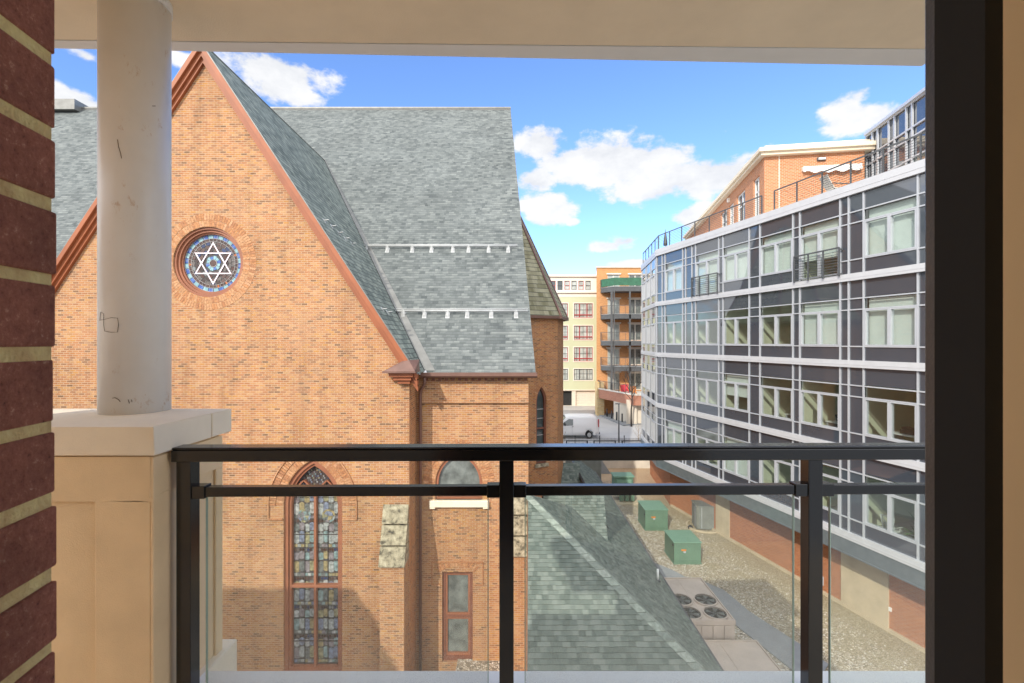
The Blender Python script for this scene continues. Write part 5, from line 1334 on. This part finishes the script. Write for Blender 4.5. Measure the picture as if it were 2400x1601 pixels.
# bollards
bol = [(737, 722), (797, 745), (860, 772), (872, 705), (928, 800), (997, 823), (1074, 850)]
first = None
for i, (zx, zy) in enumerate(bol):
    yf = 850 + zy / 6.03; d = 9.6 * FPX / (yf - 800); p = at(1280 + zx / 6.03, yf, d)
    lab = ['nearest the stone pier', 'second from the stone pier', 'third from the stone pier', 'standing back behind the row under the terrace', 'midway along the row before the garage wall', 'second from the right end of the row', 'at the right end of the row nearest the tree'][i]
    if first is None:
        first = empty('bollard', p, None, None); m = MB(); m.tube([p, p + Vector((0, 0, 1.05))], .09, 12); m.build('post', M['black_matt'], first); m = MB(); m.tube([p + Vector((0, 0, 1.05)), p + Vector((0, 0, 1.12))], [.1, .05], 12); m.build('cap', M['black_matt'], first); b = first
    else: b = copy_tree(first); b.location = p
    tag(b, 'black steel bollard ' + lab, 'bollard', 'bollards along the pavement')
# kerb and pavement under the terrace
m = MB(); kp = [(675, 705), (1090, 880), (1365, 860), (1600, 850), (1600, 640), (900, 640), (700, 680)]
kp = [(lambda yf, x: at(1280 + x / 6.03, yf, 9.5 * FPX / (yf - 800)))(850 + y / 6.03, x) for x, y in kp]; m.prism([p - Vector((0, 0, .1)) for p in kp], (0, 0, .12)); tag(m.build('pavement', M['concrete_grey']), kind='structure')
# lamp post
lp = at(1280 + 1028 / 6.03, 1040, 44.6); lamp = empty('lamp_post', (lp.x, 44.6, -9.6), 'thin grey lamp post standing at the fence right of the van', 'lamp post')
m = MB(); zt_ = ZF(850 + 585 / 6.03, 44.6); m.tube([(lp.x, 44.6, -9.6), (lp.x, 44.6, zt_)], [.07, .05], 10); m.build('pole', M['steel'], lamp)
m = MB(); m.box(lp.x - .35, lp.x + .12, 44.5, 44.7, zt_, zt_ + .07); m.build('lamp_head', M['steel'], lamp, bevel=.02)
# fence and retaining wall
fence = empty('iron_fence', (8, 43.9, -10.3), 'black iron picket fence on top of the concrete retaining wall', 'fence')
m = MB(); xf0, xf1 = 3.2, 13.5
for z in (-9.12, -10.1, -9.28): m.bar((xf0, 43.9, z), (xf1, 43.9, z), .03, .04)
n = int((xf1 - xf0) / .13)
for k in range(n): m.bar((xf0 + k * .13, 43.9, -10.2), (xf0 + k * .13, 43.9, -9.0), .016, .016)
m.build('pickets', M['black_matt'], fence)
for x in (5.9, 8.2, 10.5, 12.8): m = MB(); m.box(x - .03, x + .03, 43.87, 43.93, -10.3, -8.85); m.box(x - .045, x + .045, 43.855, 43.945, -8.85, -8.8); m.build('post', M['black_matt'], fence)
# parking rails
for i, (z0, z1) in enumerate(((282, 588), (668, 985), (1068, 1390))):
    d = 44.3; a, b = XF(1280 + z0 / 6.03, d), XF(1280 + z1 / 6.03, d); zt_ = ZF(850 + 1095 / 6.03, d)
    r_ = empty('parking_rail', ((a + b) / 2, d, -10.3), ['dark low barrier rail by the fence directly below the van', 'dark low barrier rail by the fence between the van and lamp post', 'dark low barrier rail by the fence right of the lamp post'][i], 'barrier rail', 'low rails behind the fence')
    m = MB(); m.bar((a, d, zt_ - .05), (b, d, zt_ - .05), .1, .1); m.build('rail', M['black_matt'], r_)
    for x in (a + .05, b - .05): m = MB(); m.box(x - .05, x + .05, d - .05, d + .05, -10.3, zt_ - .05); m.build('post', M['black_matt'], r_)
m = MB(); m.box(1.5, 30, 43.3, 43.6, -12.3, -10.25); m.box(1.5, 30, 43.6, 44.0, -12.3, -10.3)
for x in (6, 8.5, 11, 13.5): m.box(x, x + .03, 43.285, 43.3, -11.7, -10.25)
rwall = m.build('retaining_wall', M['retaining'], None, loc=(8, 43.4, -11.7)); tag(rwall, 'pale concrete retaining wall closing the far end of the gravel courtyard', 'wall')
m = MB(); m.poly([(1.5, 43.98, -10.28), (30, 43.98, -10.28), (30, 46, -9.58), (1.5, 46, -9.58)]); tag(m.build('kerb_strip', M['asphalt']), kind='structure')
# corrugated metal screen
d = 38.5; a, b = XF(1354, d), XF(1409, d); zt_ = ZF(1078, d)
m = MB(); n = 44
for k in range(n):
    x0 = a - 1 + (b - a + 1) * k / n; x1 = a - 1 + (b - a + 1) * (k + 1) / n; y0 = d - (.05 if k % 2 else 0); m.box(x0, x1, y0, d + .05, -11.6, zt_)
scr = m.build('metal_screen', M['grey_metal'], None, loc=((a + b) / 2, d, -11.7)); tag(scr, 'grey corrugated metal screen standing before the retaining wall beside the annex roof', 'screen')
# triangular ramp wall beyond it
m = MB(); q = [(XF(1409, 41.5), 41.5, -11.7), (XF(1432, 41.5), 41.5, -11.7), (XF(1409, 41.5), 41.5, -10.4)]; m.prism(q, (0, .3, 0)); tag(m.build('ramp_wall', M['concrete_grey'], None, loc=q[0]), 'sloping grey concrete ramp wall next to the corrugated screen', 'wall')

# ================================================================ COURTYARD MACHINES
def cabinet(x0, x1, y0, y1, zt, label, grp, kind):
    z0 = -11.7; r_ = empty('utility_cabinet', ((x0 + x1) / 2, (y0 + y1) / 2, z0), label, 'utility cabinet', grp)
    m = MB(); m.box(x0, x1, y0, y1, z0 + .06, zt - .05); m.build('casing', M['util_green'], r_, bevel=.015)
    m = MB(); m.box(x0 - .04, x1 + .04, y0 - .05, y1 + .04, zt - .05, zt); m.build('lid', M['util_green_top'], r_, bevel=.012)
    m = MB(); m.box(x0 - .03, x1 + .03, y0 - .03, y1 + .03, z0, z0 + .07); m.box(x0 - .01, x1 + .01, y0 - .02, y0, z0 + .16, z0 + .18); m.build('plinth', M['util_green'], r_)
    cx = x0 + (x1 - x0) * .36; cz = z0 + (zt - z0) * .62
    m = MB(); m.box(cx - .13, cx + .13, y0 - .006, y0 - .001, cz - .03, cz + .06); m.build('warning_label', M['orange_label'], r_)
    m = MB(); m.box(cx - .02, cx + .1, y0 - .04, y0 - .001, cz - .12, cz - .04); m.build('padlock', M['alu'], r_)
    m = MB(); m.box(x0 - .006, x0 - .001, y0 + .08, y0 + .1, z0 + .2, zt - .08); m.box(x0 - .04, x0 - .001, y0 + .12, y0 + .18, z0 + .9, z0 + 1.0); m.build('seam', M['black_matt'], r_)
cabinet(XF(1513, 29), XF(1566, 29), 29.05, 30.7, -10.40, 'green metal utility cabinet with orange label, the farther and smaller looking of two', 'green utility cabinets', 0)
cabinet(XF(1580, 24.65), XF(1643, 24.65), 24.65, 26.2, -10.53, 'green metal utility cabinet with orange label, the nearer and larger looking of two', 'green utility cabinets', 1)
# transformer with cooling fins
tx0, tx1, ty = XF(1441, 34.2), XF(1486, 34.2), 34.2
tf = empty('transformer', ((tx0 + tx1) / 2, 34.8, -11.7), 'dark green transformer with cooling fins on a concrete pad', 'transformer')
m = MB(); m.box(tx0, tx1, 34.4, 35.3, -11.3, -9.95); m.build('casing', M['util_green'], tf, bevel=.02)
m = MB(); m.box(tx0 - .06, tx1 + .06, 34.3, 35.4, -9.95, -9.85); m.box(tx0 + .15, tx1 - .15, 34.28, 34.4, -10.35, -10.1); m.build('lid', M['util_green_top'], tf)
m = MB()
for k in range(3): 
    x = tx0 + .35 + k * .38; m.box(x, x + .3, 34.1, 34.4, -11.62, -11.0)
m.build('cooling_fins', M['util_green'], tf, bevel=.02)
m = MB(); m.box(tx0 - .6, tx1 + .8, 33.6, 35.8, -11.74, -11.66); tag(m.build('concrete_pad', M['concrete'], None, loc=(tx0, 34.5, -11.7)), 'flat concrete pad under the finned transformer', 'pad')
# grey cabinet on round pad
gcx = XF(1655, 29.2)
gm = empty('grey_cabinet', (gcx, 29.5, -11.7), 'grey metal cabinet beside the brick wall on a rounded concrete curb', 'utility cabinet')
def rbox(m, cx, cy, hx, hy, ang, z0, z1):
    q = []
    for sx, sy in ((-1, -1), (1, -1), (1, 1), (-1, 1)):
        x, y = sx * hx, sy * hy; q.append((cx + x * math.cos(ang) - y * math.sin(ang), cy + x * math.sin(ang) + y * math.cos(ang)))
    m.hexa([(x, y, z0) for x, y in q] + [(x, y, z1) for x, y in q])
m = MB(); rbox(m, gcx, 29.65, .56, .55, -.12, -11.66, -10.28); m.build('casing', M['grey_metal'], gm, bevel=.02)
m = MB(); rbox(m, gcx, 29.65, .59, .58, -.12, -10.28, -10.22); m.build('lid', M['grey_metal'], gm)
m = MB(); rbox(m, gcx - .58, 29.45, .02, .03, -.12, -11.6, -10.3); rbox(m, gcx - .3, 29.12, .01, .01, -.12, -11.6, -10.3); m.build('door_edge', M['alu'], gm)
m = MB()
for k in range(18):
    t0, t1 = 2.2 + k * .17, 2.2 + (k + 1) * .17; m.bar((gcx + 1.0 * math.cos(t0), 29.6 + 1.0 * math.sin(t0), -11.64), (gcx + 1.0 * math.cos(t1), 29.6 + 1.0 * math.sin(t1), -11.64), .12, .1)
tag(m.build('curb_ring', M['concrete'], None, loc=(gcx, 29.6, -11.7)), 'curved low concrete curb around the grey metal cabinet', 'curb')
for i, (dx, dy) in enumerate(((-.9, -.1), (.62, -.72))):
    L_ = Vector((gcx + dx, 29.5 + dy, -11.7)); m = MB(); m.tube([L_, L_ + Vector((0, 0, .12)), L_ + Vector((0, 0, .2))], [.17, .15, .06], 9, smooth=False)
    tag(m.build('drain_cap', M['black_matt'], None, loc=L_), ['black rounded cap on the left of the grey cabinet', 'black rounded cap at the front right corner of the grey cabinet'][i], 'cap', 'black caps by the grey cabinet')
# condenser units
def condenser(x0, x1, y0, y1, zt, fans, label, zb=-11.6):
    r_ = empty('condenser_unit', ((x0 + x1) / 2, (y0 + y1) / 2, -11.7), label, 'air conditioner', 'tan condenser units')
    m = MB(); m.box(x0 + .03, x1 - .03, y0 + .03, y1 - .03, zb, zt - .03)
    n = 5
    for k in range(n): a = x0 + (x1 - x0) * k / n; m.box(a + .02, a + (x1 - x0) / n - .03, y0, y0 + .03, zb + .08, zt - .14)
    for k in range(7): a = y0 + (y1 - y0) * k / 7; m.box(x0, x0 + .03, a + .03, a + (y1 - y0) / 7 - .03, zb + .08, zt - .14)
    m.build('casing', M['tan_metal'], r_)
    m = MB(); t = .045
    for q in ((x0, x1, y0, y0 + t), (x0, x1, y1 - t, y1), (x0, x0 + t, y0 + t, y1 - t), (x1 - t, x1, y0 + t, y1 - t)): m.box(*q, zt - .12, zt + .05)
    m.box(x0 + t, x1 - t, y0 + t, y1 - t, zt - .03, zt); m.box((x0 + x1) / 2 - .01, (x0 + x1) / 2 + .01, y0 + t, y1 - t, zt, zt + .012)
    m.build('top_panel', M['tan_metal'], r_)
    for fx, fy in fans:
        m = MB(); FH = Frame((fx, fy, 0), (1, 0, 0), (0, 1, 0))
        ring_o = [(.43 * math.cos(2 * math.pi * k / 32), .43 * math.sin(2 * math.pi * k / 32)) for k in range(32)]
        for k in range(32):
            a, b = ring_o[k], ring_o[(k + 1) % 32]; f = .9
            m.poly([(fx + a[0], fy + a[1], zt + .07), (fx + b[0], fy + b[1], zt + .07), (fx + b[0] * f, fy + b[1] * f, zt + .07), (fx + a[0] * f, fy + a[1] * f, zt + .07)][::-1])
            m.poly([(fx + a[0], fy + a[1], zt), (fx + b[0], fy + b[1], zt), (fx + b[0], fy + b[1], zt + .07), (fx + a[0], fy + a[1], zt + .07)])
            m.poly([(fx + a[0] * f, fy + a[1] * f, zt), (fx + a[0] * f, fy + a[1] * f, zt + .07), (fx + b[0] * f, fy + b[1] * f, zt + .07), (fx + b[0] * f, fy + b[1] * f, zt)])
        fo = m.build('fan', M['tan_metal'], r_)
        m = MB(); 
        m.poly([(fx + a[0] * .9, fy + a[1] * .9, zt + .004) for a in ring_o]); m.build('shaft', M['dark'], fo)
        m = MB()
        for k in range(5):
            t0 = 2 * math.pi * k / 5 + fx * 3; m.poly([(fx + .08 * math.cos(t0), fy + .08 * math.sin(t0), zt + .02), (fx + .34 * math.cos(t0 - .1), fy + .34 * math.sin(t0 - .1), zt + .012), (fx + .35 * math.cos(t0 + .5), fy + .35 * math.sin(t0 + .5), zt + .035), (fx + .09 * math.cos(t0 + .7), fy + .09 * math.sin(t0 + .7), zt + .03)])
        m.tube([(fx, fy, zt + .02), (fx, fy, zt + .05)], .09, 12); m.build('blades', M['grey_metal'], fo)
        m = MB()
        for rr in (.1, .17, .24, .31, .38):
            c = [(fx + rr * math.cos(2 * math.pi * k / 20), fy + rr * math.sin(2 * math.pi * k / 20), zt + .07) for k in range(21)]; m.tube(c, .004, 4, caps=False)
        for k in range(4): t0 = math.pi * k / 4; m.bar((fx - .4 * math.cos(t0), fy - .4 * math.sin(t0), zt + .068), (fx + .4 * math.cos(t0), fy + .4 * math.sin(t0), zt + .068), .012, .008)
        m.build('grille', M['black_matt'], fo)
condenser(5.95, 7.98, 16.75, 19.8, -10.0, [(7.46, 18.1), (7.46, 17.22), (6.52, 18.1), (6.52, 17.22)], 'tan rooftop style condenser with four round black fans in the gravel')
condenser(5.95, 8.66, 13.4, 16.6, -10.6, [], 'lower tan condenser casing with plain flat top nearest the balcony')

# ================================================================ OUR OWN BALCONY AND BUILDING
own = empty('brick_apartment_building', (0, -3, -12), 'dark red brick apartment building whose doorway and yellow-mortared jamb frame the view', 'building')
# left jamb: real bricks with deep mortar, its face turning away from the doorway
JX = -.5; n_c = 30; course = .0795
br_ = MB(); rn = random.Random(2)
ang = math.atan2(.2, 1.1)
JO = Vector((-.497, .512, 0)); ju = Vector((.18, -1, 0)).normalized()    # along the jamb toward the room
jn = Vector((1, .18, 0)).normalized()
FJ = Frame(JO, ju, jn)
z_first = (800 - 140) / FPX * .512
for k in range(-24, 34):
    z0 = z_first + .005 - course * k; z1 = z0 + course - .0135
    j = lambda s=.0015: rn.uniform(-s, s)
    off = .0 if k % 2 else -.1
    u0 = j(.0016); 
    b_ = [(u0, .092), (.104, .3), (.312, .51)] if k % 2 else [(u0, .195), (.207, .4), (.412, .51)]
    for (a, b) in b_:
        br_.lbox(FJ, a, b, z0 + j(.0018), z1 + j(.0018), -.1, j(.002))
brick_o = br_.build('jamb_bricks', M['near_brick'], own, bevel=.0025)
m = MB(); m.lbox(FJ, .0028, .5, -3.2, 3.4, -.11, -.0028); m.build('jamb_mortar', M['near_mortar'], own)
# the building itself: unseen front wall made cream to bounce light onto the balcony, brick mass behind, a second wing to the left
m = MB(); m.box(-3.3, -.6, .1, .5, -12.2, 2.36); m.box(.78, 1.7, -.6, .42, -12.2, 2.36); m.box(-.9, .75, -.3, .42, -12.2, -1.75); m.box(-.9, .75, .1, .42, 2.2, 2.36)
m.build('front_wall', M['cream'], own)
m = MB(); m.box(-3.3, 1.7, -12, -.6, -12.2, -1.8); m.box(-3.3, 1.7, -12, .1, 2.36, 2.5)  # unseen mass, its width cut so sun reaches the courtyard gravel
m.build('storeys', M['red_brick'], own)
m = MB(); m.box(-40, -13, -12, .45, -12.2, 2.4); m.build('side_wing', M['red_brick'], own)
m = MB()
for q in ((-3, -2.9, -5, .1), (1.58, 1.68, -5, -.6), (-3, 1.68, -5.1, -5)): m.box(*q, -1.7, 2.4)
m.box(-3, 1.6, -5, -.3, -1.75, -1.7); m.box(-3, 1.6, -5, -.3, 2.36, 2.45); m.build('room', M['tan_wall'], own)
# door frame on the right
FX = lambda xo, d: (xo * 1.0208 - 1200) / FPX * d
door = empty('sliding_door_frame', (.5, .55, -1.7), 'tall black sliding door frame beside a tan wall at the right edge', 'door frame')
m = MB(); xa_, xb_ = FX(2122, .61), FX(2215, .56); m.box(xa_, xb_, .56, .61, -1.7, 2.3); m.build('outer_stile', M['door_black'], door, bevel=.004)
m = MB(); m.box(FX(2165, .559), FX(2258, .52), .52, .559, -1.7, 2.3); m.build('inner_stile', M['door_black'], door, bevel=.006)
m = MB(); m.box(FX(2262, .5), FX(2320, .5), .50, .56, -1.7, 2.3); m.build('dark_gap_strip', M['dark'], door)  # near-black strip standing in for the dark gap beside the casing
m = MB(); m.box(FX(2303, .45), .78, .25, .45, -1.75, 2.35); m.build('door_casing', M['tan_wall'], own)
# balcony floor, ledge and soffit
m = MB(); m.box(-4.5, 2.65, .5, 2.30, -1.90, -1.74); m.build('balcony_floor', M['stone_light'], own)
m = MB(); m.box(-4.5, 2.65, 2.30, 2.45, -1.95, -1.72); m.build('ledge', M['ledge_paint'], own)
# soffit with a slightly skewed outer edge
S = 1.85; XS0, XS1 = -4.6, 2.75
y1 = lambda x: 2.874 + .0167 * (x + 2.9); y2 = lambda x: 2.958 + .034 * (x + 2.9)
m = MB(); m.prism([(XS0, .42, S), (XS0, y1(XS0), S), (XS1, y1(XS1), S), (XS1, .42, S)], (0, 0, .3)); m.build('soffit', M['soffit'], own)
m = MB(); m.prism([(XS0, y1(XS0) + .006, S - .004), (XS0, y2(XS0), S - .004), (XS1, y2(XS1), S - .004), (XS1, y1(XS1) + .006, S - .004)], (0, 0, .32)); m.build('slab_edge', M['white_paint'], own, bevel=.004)
# round column
cx, cy = -2.02, 2.52; cr = .156
colm = empty('column', (cx, cy, -.38), 'round white painted balcony column with scuffs and a pen scribble', 'column')
m = MB(); m.tube([(cx, cy, -.39), (cx, cy, S + .05)], cr, 64); m.build('shaft', M['column_paint'], colm)
m = MB(); m.tube([(cx, cy, S - .05), (cx, cy, S + .02)], cr + .006, 64); m.build('collar', M['column_paint'], colm)
def col_pt(xo, yo):                # point on the near face of the shaft seen at a photo pixel
    v = at(xo * 1.0208, yo * 1.0208, 1.0); a = v.x ** 2 + v.y ** 2; b = -2 * (v.x * cx + v.y * cy); c = cx * cx + cy * cy - (cr + .0012) ** 2
    t = (-b - math.sqrt(max(0, b * b - 4 * a * c))) / (2 * a); return v * t
m = MB()
for st in ([(228, 735), (240, 733), (255, 729), (270, 730), (272, 745), (270, 762), (255, 763), (240, 760), (238, 745), (238, 720), (231, 716), (229, 735)],
           [(270, 320), (272, 335), (277, 352), (279, 363)], [(258, 914), (264, 913), (272, 917), (276, 922)], [(294, 917), (296, 922), (297, 926)], [(302, 917), (303, 923)], [(350, 243), (357, 243)]):
    m.tube([col_pt(*p) for p in st],   .0009 if len(st) > 5 else .0013, 5, smooth=False)
m.build('scribble', M['marker'], colm)
# stone pier
px1 = -1.6; pier = empty('stone_pier', (-2.3, 2.4, -1.9), 'beige cast stone pier with chamfered coping carrying the round column', 'pier')
m = MB(); m.box(-4.5, px1 - .035, 2.135, 2.63, -2.6, -.52)
body = m.build('pier_body', M['stone'], pier, bevel=.01)
m = MB(); m.box(-4.5, px1, 2.1, 2.50, -.512, -.384); m.box(-4.5, px1, 2.506, 2.68, -.512, -.384); 
m.hexa([(-4.5, 2.1, -.384), (px1, 2.1, -.384), (px1, 2.68, -.384), (-4.5, 2.68, -.384), (-4.5, 2.22, -.372), (px1 - .12, 2.22, -.372), (px1 - .12, 2.56, -.372), (-4.5, 2.56, -.372)])
m.build('coping', M['stone_light'], pier, bevel=.006)
m = MB()                           # raised border round the sunk panel on the two visible faces
yb = 2.135; 
m.box(-4.5, px1 - .035, yb - .014, yb, -.72, -.524); m.box(px1 - .035 - .25, px1 - .035, yb - .014, yb, -2.6, -.72)
xs_ = px1 - .035; m.box(xs_, xs_ + .014, yb - .014, 2.63, -.70, -.524); m.box(xs_, xs_ + .014, yb - .014, yb + .10, -2.6, -.7); m.box(xs_, xs_ + .014, 2.57, 2.63, -2.6, -.7)
m.build('panel_border', M['stone'], pier, bevel=.005)
m = MB(); m.box(-4.5, px1 + .01, 2.12, 2.72, -2.6, -1.72); m.build('plinth', M['stone_light'], pier, bevel=.01)
# railing
def rl(x): return 2.245 + (x + 1.55) * .012
rail = empty('balcony_railing', (0, 2.25, -1.68), 'black metal balcony railing with glass panels under its middle rail', 'railing')
xL, xR_ = -1.60, 2.6
def rbar(x0, x1, z0, z1, w, off=0):
    m_ = MB(); a, b = rl(x0), rl(x1)
    m_.hexa([(x0, a - w / 2 + off, z0), (x1, b - w / 2 + off, z0), (x1, b + w / 2 + off, z0), (x0, a + w / 2 + off, z0), (x0, a - w / 2 + off, z1), (x1, b - w / 2 + off, z1), (x1, b + w / 2 + off, z1), (x0, a + w / 2 + off, z1)]); return m_
m_ = rbar(xL, xR_, -.566, -.512, .09); q = rbar(xL, xR_, -.512, -.500, .078); 
for f, uvv, mi, sm_ in zip(q.f, q.uv, q.m, q.sm): m_.f.append(tuple(i + len(m_.v) for i in f)); m_.uv.append(uvv); m_.m.append(mi); m_.sm.append(sm_)
m_.v += q.v
m_.build('top_rail', M['black'], rail, bevel=.004)
posts = [-1.549, -.026, 1.455, 2.56]
for x in posts:
    y = rl(x); m = MB(); m.box(x - .034, x + .034, y - .034, y + .034, -1.74, -.566); m.build('post', M['black'], rail, bevel=.003)
for i in range(3):
    a, b = posts[i] + .034, posts[i + 1] - .034
    m = rbar(a, b, -.738, -.692, .042); mr_ = m.build('mid_rail', M['black'], rail, bevel=.003)
    for x in (a + .03, b - .03): m = rbar(x - .03, x + .03, -.745, -.685, .056); m.build('rail_bracket', M['black'], mr_, bevel=.003)
    m = rbar(a + .055, b - .055, -1.82, -.72, .010); gp_ = m.build('glass_panel', M['rail_glass'], rail)
    for x in (a + .055, b - .055): m = rbar(x - .002, x + .002, -1.82, -.72, .012); m.build('glass_edge', M['glass_edge'], gp_)
